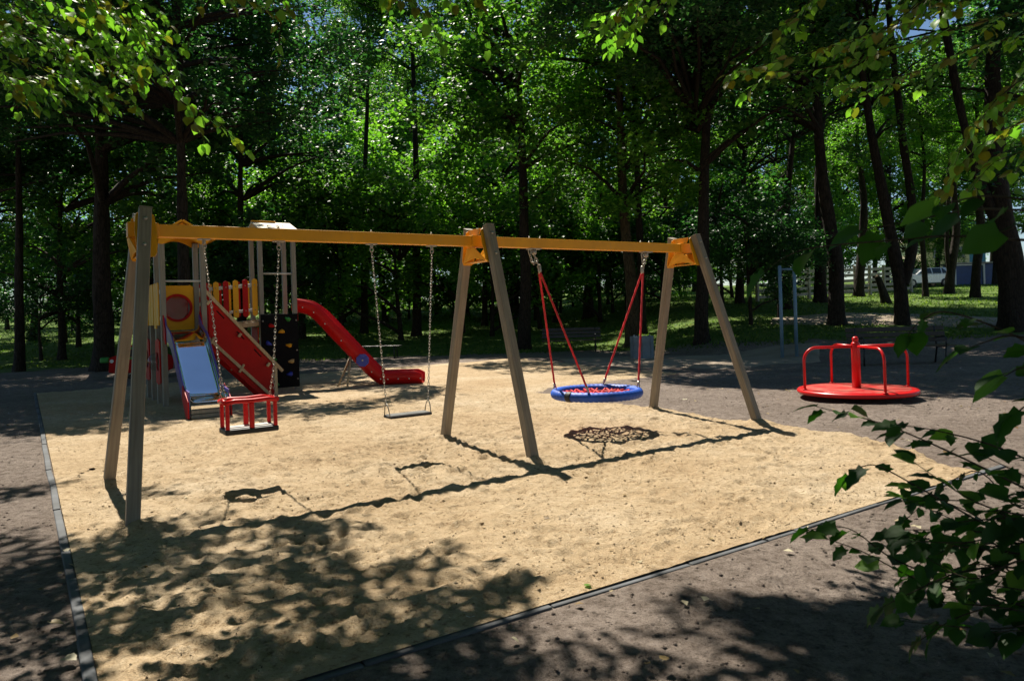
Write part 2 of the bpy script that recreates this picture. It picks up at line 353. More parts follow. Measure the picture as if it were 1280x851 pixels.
def build_ground():
    xs = axis(-420, 420, -5, 7, 0.07); ys = axis(-60, 600, 2.2, 9.0, 0.07)
    X, Y = np.meshgrid(xs, ys, indexing='ij'); x = X.ravel(); y = Y.ravel()
    z = terrain(x, y); s, m = sand_uv(x, y)
    near = np.clip(1.3-np.hypot(x, y)/40.0, 0, 1)
    bump = 0.035*vnoise(x, y, 1.3, 3)+0.028*vnoise(x, y, 0.42, 5)+0.022*vnoise(x, y, 0.16, 9)
    z = z+np.minimum(bump*near, 0.03)+0.15*vnoise(x, y, 9, 21)*np.clip((y-26)/10, 0, 1)
    q = edge_dist(s, m, [(0, 0), (6.6, 0)]+SAND[3:10]+[(0, 17.0)])
    z = np.where(q > -0.25, np.minimum(z, 0.016), z)
    z = np.where((q > -0.5) & (q < 0) & (m < 17), np.maximum(z, 0.014), z)
    z = np.where(q > 0.6, z-0.3, z)
    yb = 27.8+np.clip((x-3)/6.0, 0, 1)*(-4.8)
    g = np.clip((y-yb)/2.4+0.5, 0, 1)
    g = np.maximum(g, np.clip((-x-14)/4.0, 0, 1)*np.clip((y-24)/2, 0, 1))
    me = np_mesh('ground', np.stack([x, y, z], 1), grid_faces(len(xs), len(ys)), M['ground'], True)
    at_ = me.attributes.new('grass', 'FLOAT', 'POINT'); at_.data.foreach_set('value', g.astype(np.float32))
    o = link('ground', me); tag(o, 'dark brown soil and park grass around the sandpit', kind='structure')
build_ground()

def build_sand():
    ss = axis(-0.02, 14.6, 0.0, 7.9, 0.026, 1.12); ss = ss[ss > -0.03]; ms = axis(-0.02, 17.05, 0.0, 5.0, 0.025, 1.02); ms = ms[ms > -0.03]
    ss[ss < 0.0] = 0.0; ms[-1] = 17.0
    S, Mm = np.meshgrid(ss, ms, indexing='ij'); s = S.ravel(); m = Mm.ravel()
    z = 0.022*vnoise(s, m, 1.9, 1)+0.010*vnoise(s, m, 0.62, 2)+0.011*vnoise(s, m, 0.24, 3)*(0.55+1.1*np.clip(vnoise(s, m, 1.1, 14)+0.4, 0, 1))+0.014*vnoise(s, m, 0.11, 4)*(0.4+1.4*np.clip(vnoise(s, m, 0.8, 15)+0.35, 0, 1))+0.012*vnoise(s, m, 0.055, 6)
    rr = random.Random(5)
    for _ in range(700):                        # footprints and scuffs
        cs = rr.uniform(0.3, 8.2); cm = rr.uniform(0.3, 9.5); a = rr.uniform(0, PI); L = rr.uniform(0.09, 0.19); Wd = rr.uniform(0.045, 0.085); dp = rr.uniform(0.004, 0.009)+0.016*rr.random()**3
        k = np.where((np.abs(s-cs) < 0.5) & (np.abs(m-cm) < 0.5))[0]
        u = ((s[k]-cs)*math.cos(a)+(m[k]-cm)*math.sin(a))/L; v = (-(s[k]-cs)*math.sin(a)+(m[k]-cm)*math.cos(a))/Wd
        r2 = u*u+v*v; z[k] += -dp*np.exp(-r2**1.6)+0.40*dp*np.exp(-((np.sqrt(r2)-1.5)/0.35)**2)
    pn = 0
    while pn < 2600:                            # small trodden pits, thicker in some patches
        cs = rr.uniform(0.15, 8.0); cm = 0.15+rr.random()**1.3*9.5
        if float(vnoise(np.array([cs]), np.array([cm]), 0.9, 71)[0])+0.35 < rr.random()*0.8: continue
        pn += 1; a = rr.uniform(0, PI); L = rr.uniform(0.035, 0.085); Wd = L*rr.uniform(0.5, 0.9); dp = rr.uniform(0.006, 0.020)
        i0, i1 = np.searchsorted(ss, [cs-0.2, cs+0.2]); j0, j1 = np.searchsorted(ms, [cm-0.2, cm+0.2])
        k = (np.arange(i0, i1)[:, None]*len(ms)+np.arange(j0, j1)[None]).ravel()
        if not len(k): continue
        u = ((s[k]-cs)*math.cos(a)+(m[k]-cm)*math.sin(a))/L; v = (-(s[k]-cs)*math.sin(a)+(m[k]-cm)*math.cos(a))/Wd; r2 = u*u+v*v
        z[k] += -dp*np.exp(-r2**2)+0.35*dp*np.exp(-((np.sqrt(r2)-1.4)/0.3)**2)
    for _ in range(70):                         # sharper heel and toe marks
        cs = rr.uniform(0.4, 7.4); cm = rr.uniform(0.25, 6.5); a = rr.uniform(0, PI); L = rr.uniform(0.05, 0.15); Wd = rr.uniform(0.035, 0.06); dp = rr.uniform(0.016, 0.034)
        k = np.where((np.abs(s-cs) < 0.4) & (np.abs(m-cm) < 0.4))[0]
        u = ((s[k]-cs)*math.cos(a)+(m[k]-cm)*math.sin(a))/L; v = (-(s[k]-cs)*math.sin(a)+(m[k]-cm)*math.cos(a))/Wd; r2 = u*u+v*v
        z[k] += -dp*np.exp(-r2**3)+0.3*dp*np.exp(-((np.sqrt(r2)-1.45)/0.28)**2)
    for lx in (0.83, 2.42):               # hollows scuffed out under the three swings
        for k_ in range(3):
            w_ = sw_world(lx, -0.45+0.45*k_); a_, b_ = sand_uv(w_.x, w_.y); d2 = ((s-float(a_))/(0.42 if lx < 4 else 0.7))**2+((m-float(b_))/0.38)**2; z += -0.010*np.exp(-d2*1.5)
    rg = np.clip(vnoise(s, m, 1.6, 61)*3, 0, 1); z += rg*0.005*np.sin((s*0.35+m)*2*PI/0.21+6*vnoise(s, m, 0.5, 62))   # rake marks
    for fs, fm in FEET:                         # little heaps trodden up against the posts
        d = np.hypot(s-fs, m-fm); z += 0.045*np.exp(-(d/0.16)**2)
    z = z+0.030
    d_in = np.minimum(np.minimum(s, m), 17.0-m)
    z = np.where(d_in < 0.6, np.maximum(z, 0.016), z); z = np.where(d_in < 0.12, np.clip(z, 0.022, 0.034+0.05*d_in), z)
    q = edge_dist(s, m, SAND)+0.30*vnoise(s, m, 0.9, 8)+0.22*vnoise(s, m, 0.3, 12)
    near_edge = edge_dist(s, m, SAND) < 0.75
    z = np.where(near_edge, np.maximum(z, 0.018), z)
    k = np.clip((q+0.10)/0.25, 0, 1); k = k*k*(3-2*k)
    z = z*k-0.05*(1-k)
    x, y = sand_xy(s, m)
    Fq = grid_faces(len(ss), len(ms)); Fq = Fq[(q[Fq] > -0.35).any(1)]
    used = np.unique(Fq); mp = np.full(len(s), -1); mp[used] = np.arange(len(used))
    me = np_mesh('sand', np.stack([x, y, z], 1)[used], mp[Fq], M['sand'], True)
    tag(link('sand', me), 'pale yellow trodden sand filling the play area', kind='structure')

def strip(name, top, bot, mat, lift, label, cols=40, rows=6, use_hit=True):
    f = hit if use_hit else gnd
    A = [f(*p) for p in top]; B = [f(*p) for p in bot]
    def samp(L, t):
        t = t*(len(L)-1); i = min(int(t), len(L)-2); return L[i].lerp(L[i+1], t-i)
    V = []; 
    for i in range(cols+1):
        a = samp(A, i/cols); b = samp(B, i/cols)
        for j in range(rows+1):
            p = a.lerp(b, j/rows); w = 0.35*float(vnoise(np.array([p.x*1.0]), np.array([p.y+j*0.01]), 1.1, 31)[0]) if j in (0, rows) else 0
            V.append((p.x, p.y+w, tz(p.x, p.y+w)+(lift if 0 < j < rows and 0 < i < cols else -0.06)+0.15*float(vnoise(np.array([p.x]), np.array([p.y+w]), 9, 21)[0])*max(0, min(1, (p.y+w-26)/10))))
    me = np_mesh(name, np.array(V), grid_faces(cols+1, rows+1), mat, True)
    return tag(link(name, me), label, kind='structure')

def build_grass():
    n = 52000; u = RNG.random(n)
    y = 22.5+40*u**1.5; x = (RNG.random(n)*1.5-0.75)*y
    yb = 27.6+np.clip((x-3)/6.0, 0, 1)*(-4.6)
    keep = (y > yb-0.6+1.6*vnoise(x, y, 1.2, 40)) & (vnoise(x, y, 1.6, 44) > -0.30)
    x = x[keep]; y = y[keep]; n = len(x); z = terrain(x, y)+0.15*vnoise(x, y, 9, 21)*np.clip((y-26)/10, 0, 1)
    h = 0.035+0.07*RNG.random(n)**2+0.04*(vnoise(x, y, 2.0, 51)+0.3); w = 0.012+0.012*RNG.random(n)+0.0005*y; a = RNG.random(n)*2*PI; lx = RNG.normal(0, 0.06, n); ly = RNG.normal(0, 0.06, n)
    V = np.empty((n, 3, 3)); V[:, 0] = np.stack([x-w*np.cos(a), y-w*np.sin(a), z-0.01], 1); V[:, 1] = np.stack([x+w*np.cos(a), y+w*np.sin(a), z-0.01], 1); V[:, 2] = np.stack([x+lx, y+ly, z+h], 1)
    me = np_mesh('grass', V.reshape(-1, 3), np.arange(3*n).reshape(-1, 3), M['grass'])
    tag(link('grass', me), 'short park grass growing behind the playground', 'grass', kind='stuff')

# swing frame: local x runs along the beam, y away from the camera
SW_O = Vector((-3.133, 6.241, 0)); SW_A = 0.585; SX = (0.0, 3.348, 6.5795)
def sw_world(x, y, z=0.0): c, s = math.cos(SW_A), math.sin(SW_A); return Vector((SW_O.x+x*c-y*s, SW_O.y+x*s+y*c, z))
FOOT = [(SX[0]-0.24, -0.934), (SX[0]-0.24, 0.934), (SX[1], -0.934), (SX[1], 0.934), (SX[2]+0.24, -0.934), (SX[2]+0.24, 0.934)]
FEET = []
for fx, fy in FOOT:
    w_ = sw_world(fx, fy); a_, b_ = sand_uv(w_.x, w_.y); FEET.append((float(a_), float(b_)))
build_sand()
strip('footpath', [(690, 449), (800, 445), (900, 443), (1030, 440)], [(720, 457), (800, 460), (900, 463), (1030, 452)], M['path'], 0.045, 'pale trodden footpath crossing behind the sandpit', use_hit=False)
strip('slope_path', [(960, 398), (1050, 389), (1150, 391), (1280, 398)], [(960, 406), (1050, 408), (1150, 410), (1280, 412)], M['path'], 0.04, 'brown dirt path crossing the slope behind the benches')
build_grass()

def build_edging():
    root = empty('sandpit_edging', (P0.x, P0.y, 0), SA, 'low dark rubber edging strip bordering the sandpit', 'edging')
    rr = random.Random(2)
    me = MB().box((0.5, 0, 0), (0.994, 0.052, 0.22)).mesh('edging_board'); me.materials.append(M['rubber_edge'])
    def put(a, b, rz):
        o = link('edging_board', me, root, None, 0.008); o.location = (a, b, -0.082+rr.uniform(-0.006, 0.006)); o.rotation_euler = (rr.uniform(-.04, .04), rr.uniform(-.006, .006), rz)
    off = 0.0
    for i in range(17): n2 = rr.uniform(-.012, .004); put(-0.028+off, i*1.0, PI/2-math.atan2(n2-off, 1.0)); off = n2
    off = 0.0
    for i in range(7): n2 = rr.uniform(-.012, .004); put(i*1.0-0.05, -0.028+off, math.atan2(n2-off, 1.0)); off = n2
build_edging()

# ------------------------------------------------------------------ swing frame
def build_swing_frame():
    root = empty('swing_frame', SW_O, SW_A, 'large swing frame with amber crossbeam and three pairs of slanted taupe posts', 'swing frame')
    TOPY, TOPZ, PW = 0.207, 2.457, 0.096
    for i, x in enumerate(SX):
        e = (-0.24, 0, 0.24)[i]
        for sgn in (-1, 1):
            a = Vector((x+e, sgn*0.934, -0.25)); b = Vector((x, sgn*TOPY, TOPZ)); t = (b-a)
            a = b-t*((TOPZ+0.25)/t.z)*1.0
            foot = Vector((x+e, sgn*0.934, 0)); t = (b-foot).normalized(); a = foot-t*0.25
            # build along local z so the wood grain follows the post
            L = (b-a).length; me = MB().box((0, 0, L/2), (PW, PW, L)).mesh('post'); o = link('post', me, root, M['post'], 0.008)
            zx = Vector((1, 0, 0)); zx = (zx-t*zx.dot(t)).normalized(); yy = t.cross(zx)
            R = Matrix((zx, yy, t)).transposed().to_4x4(); o.matrix_local = Matrix.Translation(a) @ R
            cap = MB().box((0, 0, 0.004), (PW+0.002, PW+0.002, 0.012)).build('post_cap', M['post'], o, 0.003); cap.location = (0, 0, L)
            for dz in (0.10, 0.33):             # bolt heads through post and bracket
                bt = MB().lathe([(0.0, 0.012), (0.010, 0.011), (0.016, 0.004), (0.017, 0)], 10).build('bolt', M['zinc'], o)
                bt.location = (0, sgn*PW/2, L-dz); bt.rotation_euler = (-sgn*PI/2, 0, 0)
    # beams: two lengths, inserted between the brackets
    for xa, xb in ((SX[0]+0.0, SX[1]-0.02), (SX[1]+0.02, SX[2]-0.0)):
        me = MB().box(((xb-xa)/2, 0, 0), (xb-xa, 0.10, 0.11)).mesh('beam'); o = link('beam', me, root, M['orange'], 0.006); o.location = (xa, 0, 2.305)
        for bx in ((0.49, 1.15, 2.08, 2.76) if xa < 1 else (4.03, 4.18, 5.78, 5.93)):
            bt = MB().lathe([(0.013, 0), (0.013, 0.014), (0.006, 0.016), (0.006, 0.03), (0.0, 0.032)], 10).build('bolt', M['zinc'], o); bt.location = (bx-xa, 0, 0.055)
    # brackets: sleeve round the beam, flange plates lying on the post faces, folded skirts below and above
    sl = (0.934-TOPY)/TOPZ
    def py(z): return TOPY+(TOPZ-z)*sl-PW/2/math.cos(math.atan(sl))-0.004      # inner face of a post at height z
    for i, x in enumerate(SX):
        br = empty('bracket', (x, 0, 0)); br.parent = root
        m = MB(); m.box((0, 0, 2.305), (0.24, 0.118, 0.128)); m.build('sleeve', M['orange'], br, 0.006)
        for sgn in (-1, 1):
            pl = MB(); pz = [(2.06, -0.055), (2.10, -0.075), (2.30, -0.085), (2.42, -0.07), (2.445, -0.03), (2.445, 0.03), (2.42, 0.07), (2.30, 0.085), (2.10, 0.075), (2.06, 0.055)]
            vs = []
            for z, xx in pz: vs.append((xx, sgn*(py(z)), z))
            for z, xx in pz: vs.append((xx, sgn*(py(z)-0.012), z))
            n = len(pz); pl.add(vs, [tuple(range(n)), tuple(range(2*n-1, n-1, -1))]+[(k, (k+1) % n, (k+1) % n+n, k+n) for k in range(n)])
            fp = pl.build('flange', M['orange'], br, 0.003)
        # lower skirt: folded plate from the beam's underside down and out to both flanges
        for xs in (-1, 1):
            m = MB(); w0, w1 = 0.115*xs, 0.068*xs
            prof = [(-py(2.09)+0.01, 2.075), (-0.075, 2.235), (0.075, 2.235), (py(2.09)-0.01, 2.075), (0.11, 2.105), (0.0, 2.118), (-0.11, 2.105)]
            vs = [(w1 if z < 2.2 else w0, y, z) for y, z in prof]+[((w1 if z < 2.2 else w0)-xs*0.010, y, z) for y, z in prof]; n = len(prof)
            m.add(vs, [tuple(range(n)), tuple(range(2*n-1, n-1, -1))]+[(k, (k+1) % n, (k+1) % n+n, k+n) for k in range(n)])
            m.build('skirt', M['orange'], br, 0.002)
        MB().bar((0, -py(2.09)+0.008, 2.082), (0, py(2.09)-0.008, 2.082), 0.10, 0.01).build('tie_plate', M['orange'], br, 0.002)
        m = MB(); m.prism([(-0.095, 2.372), (-0.125, 2.44), (0.125, 2.44), (0.095, 2.372)], (1, 0, 0), -0.006, 0.006, (-0.05, 0, 0), (0, 1, 0), (0, 0, 1)); m.build('top_plate', M['orange'], br, 0.002)
build_swing_frame()

# ------------------------------------------------------------------ chains
def link_ring(mb, c, t, nrm, L, W, r, n=8, k=5):
    t = Vector(t); nrm = Vector(nrm); pts = []
    for i in range(n):
        a = 2*PI*i/n; pts.append(Vector(c)+t*(L/2*math.cos(a))*1.0+nrm*(W/2*math.sin(a)))
    mb.tube(pts, r, k, closed=True)
def chain(a, b, pitch=0.030, W=0.019, r=0.0033, mb=None):
    mb = mb or MB(); a = Vector(a); b = Vector(b); d = b-a; n = max(2, int(d.length/pitch)); t = d.normalized()
    x = t.cross(Vector((0.3, 1, 0.1))).normalized(); y = t.cross(x)
    for i in range(n):
        link_ring(mb, a+d*((i+0.5)/n), t, x if i % 2 else y, d.length/n*1.32, W, r)
    return mb
def hanger(root, x, z=2.25, name='hanger'):
    m = MB(); m.box((x, 0, z-0.006), (0.10, 0.07, 0.012)); m.lathe([(0.013, -0.05), (0.016, -0.03), (0.016, -0.012), (0.012, -0.012)], 12, (x, 0, z)); m.build(name, M['zinc'], root, 0.002)
    s = MB(); link_ring(s, (x, 0, z-0.062), (0, 0, 1), (1, 0, 0), 0.05, 0.036, 0.006, 12, 6); s.build('shackle', M['zinc'], root)

def build_flat_swing():
    r = empty('flat_swing', SW_O, SW_A, 'black flat rubber swing seat on two long chains beside the middle posts', 'swing')
    s = MB(); s.box((2.425, 0, 0.485), (0.475, 0.18, 0.030)); seat = s.build('seat', M['rubber'], r, 0.010)
    MB().box((2.425, 0, 0.502), (0.43, 0.15, 0.005)).build('seat_top', painted('pale_rubber_top', (0.10, 0.098, 0.095), 0.5, 0.3), seat, 0.002)  # thin paler layer over the top of the black seat
    for xt, xb in ((2.08, 2.195), (2.76, 2.655)):
        hanger(r, xt); mid = Vector((xt+(xb-xt)*0.925, 0, 0.62)); chain((xt, 0, 2.17), mid).build('chain', M['zinc'], r)
        y = MB()
        for sg in (-1, 1): y.tube([mid+Vector((0, 0, 0.01)), mid.lerp(Vector((xb, sg*0.07, 0.495)), 0.35)+Vector((0, sg*0.02, 0)), Vector((xb, sg*0.07, 0.49))], 0.006, 6)
        y.build('stirrup', M['zinc'], r)
build_flat_swing()

def build_toddler_swing():
    r = empty('toddler_swing', SW_O, SW_A, 'red caged toddler swing seat with black base hanging before the slide', 'swing')
    x0, x1, y0, y1, zb, zt = 0.605, 1.055, -0.12, 0.12, 0.53, 0.78
    MB().box(((x0+x1)/2, 0, zb-0.012), (x1-x0+0.02, y1-y0+0.03, 0.05)).build('seat_base', M['rubber'], r, 0.012)
    pad = MB().box(((x0+x1)/2, 0, zb+0.0165), (x1-x0-0.06, y1-y0-0.05, 0.006)).build('seat_pad', M['grey_rail'], r, 0.002)
    for yy, zz in ((y0, 0.0), (y1, 0.0)):
        m = MB(); m.tube([(x0, yy, zt), (x0+0.08, yy, zt+0.012), ((x0+x1)/2, yy, zt+0.006), (x1-0.08, yy, zt+0.012), (x1, yy, zt)], [0.022, 0.021, 0.021, 0.021, 0.022], 10); m.build('guard_rail', M['red_plastic'], r)
    for xx in (x0, x1): MB().tube([(xx, y0, zt), (xx, 0, zt+0.008), (xx, y1, zt)], 0.022, 10).build('side_rail', M['red_plastic'], r)
    for xx in (x0+0.015, (x0+x1)/2, x1-0.015):
        for yy in (y0+0.01, y1-0.01):
            mid = abs(xx-(x0+x1)/2) < 0.01
            m = MB(); w = 0.044 if mid else 0.034
            m.bar((xx, yy, zb+0.008), (xx, yy, zt-0.01), w, 0.036, (0, 1, 0)); m.build('upright', M['red_plastic'], r, 0.010)
    for xt, xb in ((0.49, x0+0.005), (1.15, x1-0.005)):
        hanger(r, xt); mid = Vector((xt+(xb-xt)*0.86, 0, 1.03)); chain((xt, 0, 2.17), mid).build('chain', M['zinc'], r)
        for yy in (y0+0.02, y1-0.02): chain(mid, (xb, yy, zt+0.03)).build('short_chain', M['zinc'], r)
build_toddler_swing()

def build_nest_swing():
    r = empty('nest_swing', SW_O, SW_A, 'round blue nest swing with red net hung on four red ropes', 'nest swing')
    c = Vector((4.97, 0, 0.495)); R = 0.508; tr = 0.057
    # wrapped ring: fine spiral rope relief
    nS, nC = 220, 14; V = []; F = []
    for i in range(nS):
        a = 2*PI*i/nS
        for k in range(nC):
            b = 2*PI*k/nC; rr = tr*(1+0.05*math.cos(9*a*6+b*2.0)+0.035*math.cos(27*a*4-b*4))
            V.append((c.x+(R+rr*math.cos(b))*math.cos(a), c.y+(R+rr*math.cos(b))*math.sin(a), c.z+rr*math.sin(b)))
    for i in range(nS):
        for k in range(nC): F.append((i*nC+k, ((i+1) % nS)*nC+k, ((i+1) % nS)*nC+(k+1) % nC, i*nC+(k+1) % nC))
    me = np_mesh('ring', V, F, None, True); link('ring', me, r, M['blue_rope'])
    net = MB(); rad = R-tr*0.6                   # net of knotted rope, sagging
    def sag(x, y): q = math.hypot(x, y)/rad; return c.z+0.01-0.075*(1-q*q)
    def rope(p, q):
        pts = [(c.x+p[0]+(q[0]-p[0])*t, c.y+p[1]+(q[1]-p[1])*t) for t in (0, .25, .5, .75, 1)]
        net.tube([(x, y, sag(x-c.x, y-c.y)) for x, y in pts], 0.013, 6)
    rings = [0.0, 0.2, 0.4, 0.6, 0.8, 1.0]; cnt = [1, 6, 12, 18, 24, 30]; P = []
    for q, n in zip(rings, cnt): P.append([(rad*q*math.cos(2*PI*(i+0.5*(n % 12 == 0))/n), rad*q*math.sin(2*PI*(i+0.5*(n % 12 == 0))/n)) for i in range(n)])
    for j in range(1, 6):
        for i in range(cnt[j]):
            p = P[j][i]
            if j < 5: rope(p, P[j][(i+1) % cnt[j]])
            q = sorted(P[j-1], key=lambda s: (s[0]-p[0])**2+(s[1]-p[1])**2)[:2 if j > 1 and i % 2 else 1]
            for s in q: rope(p, s)
    net.build('net', M['red_rope'], r)
    m = MB()
    for k in range(7): pass
    a0 = math.radians(-172)
    pts = [(c.x+R*math.cos(a0+0.028*k), c.y+R*math.sin(a0+0.028*k), c.z) for k in range(6)]; m.tube(pts, tr*1.10, 14); m.build('joint_sleeve', M['rubber'], r)
    for xt, side in ((4.09, -1), (5.87, 1)):
        top = Vector((xt, 0, 2.25)); knot = Vector((xt-side*0.075, 0, 2.015))
        m = MB(); m.box((xt, 0, 2.243), (0.17, 0.08, 0.012)); m.lathe([(0.02, -0.075), (0.032, -0.06), (0.032, -0.03), (0.02, -0.012)], 14, (xt, 0, 2.25)); m.build('swivel_mount', M['zinc'], r, 0.002)
        chain((xt, 0, 2.175), knot, 0.042, 0.034, 0.0065).build('chain', M['zinc'], r)
        lp = MB(); pr = None; A = Vector((xt-0.07, 0, 2.235)); B = Vector((xt-side*0.03, 0, 2.12))
        pts = [A.lerp(B, t)+Vector((0, 0, -0.10*math.sin(PI*t))) for t in [i/7 for i in range(8)]]
        for i in range(7): link_ring(lp, (pts[i]+pts[i+1])/2, (pts[i+1]-pts[i]).normalized(), Vector((0, 1, 0)) if i % 2 else (pts[i+1]-pts[i]).normalized().cross(Vector((0, 1, 0))), (pts[i+1]-pts[i]).length*1.4, 0.03, 0.006)
        lp.build('safety_chain', M['zinc'], r)
        MB().lathe([(0.014, -0.06), (0.022, -0.03), (0.018, 0.03), (0.010, 0.05)], 10, knot).build('thimble', M['zinc'], r)
        for th in ((140, -140) if side < 0 else (40, -40)):
            e = c+Vector((R*math.cos(math.radians(th)), R*math.sin(math.radians(th)), tr)); s = knot+Vector((0, 0.012 if th > 0 else -0.012, -0.05)); d = (e-s).normalized()
            n = 60; V = []; F = []; L = (e-s).length-0.07; x = d.cross(Vector((0, 1, 0))).normalized(); y = d.cross(x)
            for i in range(n+1):
                for k in range(8):
                    a = 2*PI*k/8; q = 0.0125*(1+0.10*math.cos(3*a-i*1.3)); V.append(tuple(s+d*(L*i/n)+x*q*math.cos(a)+y*q*math.sin(a)))
            for i in range(n):
                for k in range(8): F.append((i*8+k, i*8+(k+1) % 8, (i+1)*8+(k+1) % 8, (i+1)*8+k))
            ro = link('rope', np_mesh('rope', V, F, None, True), r, M['red_rope'])
            MB().tube([s+d*(L-0.01), s+d*(L+0.045)], [0.018, 0.015], 10).build('ferrule', M['zinc'], ro)
            m = MB(); link_ring(m, e-d*0.02, d, Vector((math.cos(math.radians(th)), math.sin(math.radians(th)), 0)).cross(Vector((0, 0, 1))).cross(d)*-1, 0.06, 0.035, 0.006, 10, 6); m.build('shackle', M['zinc'], ro)
build_nest_swing()

# ------------------------------------------------------------------ climbing tower with two slides
TW_O = Vector((-6.23, 13.06, 0)); TW_A = 0.585
def tw_local(p): c, s = math.cos(TW_A), math.sin(TW_A); dx, dy = p.x-TW_O.x, p.y-TW_O.y; return Vector((dx*c+dy*s, -dx*s+dy*c, p.z))
def build_tower():
    root = empty('play_tower', TW_O, TW_A, 'wooden climbing tower with a steel slide, red stair, slatted bridge and red slide', 'play tower')
    W = 0.68; PWD = 0.092
    X2, Y2 = 2.07, 1.36; W2 = 0.70
    def post(x, y, z, mat='post_grey', name='post'):
        me = MB().box((0, 0, (z+0.2)/2), (PWD, PWD, z+0.2)).mesh(name); o = link(name, me, root, M[mat], 0.008); o.location = (x, y, -0.2)
        MB().box((0, 0, z+0.206), (PWD+0.003, PWD+0.003, 0.010)).build('post_cap', M['rubber'], o, 0.002); return o
    for x, y, z in ((0, 0, 3.02), (W, 0, 3.02), (0, W, 3.02), (W, W, 3.02), (0, 1.42, 2.2), (0, 2.1, 2.2), (W, 1.42, 2.2), (W, 2.1, 2.2)): post(x, y, z)
    for x, y in ((X2, Y2), (X2+W2, Y2), (X2, Y2+W2), (X2+W2, Y2+W2)): post(x, y, 3.42)
    # decks: boards
    def deck(x0, x1, y0, y1, z, nb):
        d = empty('deck'); d.parent = root
        for i in range(nb):
            w = (y1-y0)/nb; MB().box(((x0+x1)/2, y0+w*(i+.5), z), (x1-x0, w-0.008, 0.03)).build('plank', M['pale_wood'], d, 0.003)
        for xx in (x0+0.03, x1-0.03): MB().box((xx, (y0+y1)/2, z-0.055), (0.045, y1-y0, 0.08)).build('joist', M['post_grey'], d)
    deck(0.05, W-0.05, 0.0, 2.1, 1.34, 17); deck(X2+0.05, X2+W2-0.05, Y2, Y2+W2, 1.52, 6)
    # left roof: ridge runs front to back, arched gable boards
    pk, ev, hx = 3.34, 3.03, W/2
    rf = empty('roof'); rf.parent = root
    for sg in (-1, 1):
        a = Vector((hx, 0, pk)); b = Vector((hx+sg*(hx+0.19), 0, ev-0.03)); n = (b-a).normalized()
        m = MB(); up = Vector((-n.z*sg, 0, n.x*sg)); 
        vs = [a+Vector((0, y, 0))+up*k for y in (-0.16, W+0.16) for k in (0, 0.035)]+[b+Vector((0, y, 0))+up*k for y in (-0.16, W+0.16) for k in (0, 0.035)]
        m.add(vs, [(0,1,3,2),(4,6,7,5),(0,4,5,1),(2,3,7,6),(0,2,6,4),(1,5,7,3)]); m.build('roof_board', M['orange'], rf, 0.004)
    for yy in (-0.06, W+0.06):
        o_ = [(hx-hx-0.13, ev-0.02), (hx, pk-0.02), (W+0.13, ev-0.02), (W+0.05, ev-0.10)]; arch = [(W-0.02-(W-0.04)*t, ev-0.10+0.13*math.sin(PI*t)) for t in [i/10 for i in range(11)]]
        m = MB(); m.prism(o_+arch+[(-0.05, ev-0.10)], (0, 1, 0), yy-0.012, yy+0.012, (0, 0, 0), (1, 0, 0), (0, 0, 1)); m.build('gable_board', M['orange'], rf, 0.002)
    # right roof: ridge runs left to right
    rf = empty('roof'); rf.parent = root; yc = Y2+W2/2
    for sg in (-1, 1):
        m = MB(); ya, yb = yc, yc+sg*(W2/2+0.18); za, zb = 3.60, 3.41
        vs = [(x, y, z+k) for x in (X2-0.07, X2+W2+0.05) for (y, z) in ((ya, za), (yb, zb)) for k in (0, 0.03)]
        m.add(vs, [(0,1,3,2),(4,6,7,5),(0,4,5,1),(2,3,7,6),(0,2,6,4),(1,5,7,3)]); rb = m.build('roof_board', M['cream'], rf, 0.004)
        for xx in (X2+0.18, X2+0.5): MB().lathe([(0.018, 0), (0.014, 0.012), (0, 0.014)], 8).build('bolt', M['zinc'], rb).location = (xx, yc+sg*0.33, 3.512)
    MB().box((X2+0.18, yc-0.01, 3.638), (0.50, 0.10, 0.03)).build('ridge_board', M['orange'], rf, 0.004)
    for xx in (X2-0.055, X2+W2+0.035):
        m = MB(); m.prism([(Y2-0.16, 3.39), (yc, 3.595), (Y2+W2+0.16, 3.39), (Y2+W2, 3.34), (Y2, 3.34)], (1, 0, 0), xx-0.012, xx+0.012, (0, 0, 0), (0, 1, 0), (0, 0, 1)); m.build('gable_board', M['orange'], rf, 0.002)
    # back wall panel with a round bubble window
    n = 40; zc, zh = 1.80, 0.42; outer = []; inner = []
    for i in range(n):
        a = 2*PI*i/n; k = min((W/2-0.05)/max(1e-6, abs(math.cos(a))), zh/max(1e-6, abs(math.sin(a)))); outer.append((k*math.cos(a), k*math.sin(a))); inner.append((0.235*math.cos(a), 0.235*math.sin(a)))
    org = (W/2, W-0.01, zc); pn = MB().ringplate(outer, inner, (0, 1, 0), -0.012, 0.012, org, (1, 0, 0), (0, 0, 1)).build('window_panel', M['yellow'], root)
    MB().ringplate([(p[0]*1.12, p[1]*1.12) for p in inner], [(p[0]*0.93, p[1]*0.93) for p in inner], (0, 1, 0), -0.03, -0.012, org, (1, 0, 0), (0, 0, 1)).build('window_rim', M['red'], pn)
    m = MB(); m.lathe([(0.235*math.cos(t), 0.16*math.sin(t)) for t in [i*PI/2/8 for i in range(9)]][:-1]+[(0.0, 0.16)], 28); b = m.build('bubble', M['bubble'], pn); b.location = (W/2, W+0.003, zc); b.rotation_euler = (-PI/2, 0, 0)
    MB().box((W/2, W+0.60, 1.80), (0.58, 0.02, 0.85)).build('inner_panel', M['red'], root, 0.004)
    MB().tube([(0.03, -0.02, 2.27), (W-0.03, -0.02, 2.27)], 0.020, 10).build('grab_bar', M['grey_rail'], root)
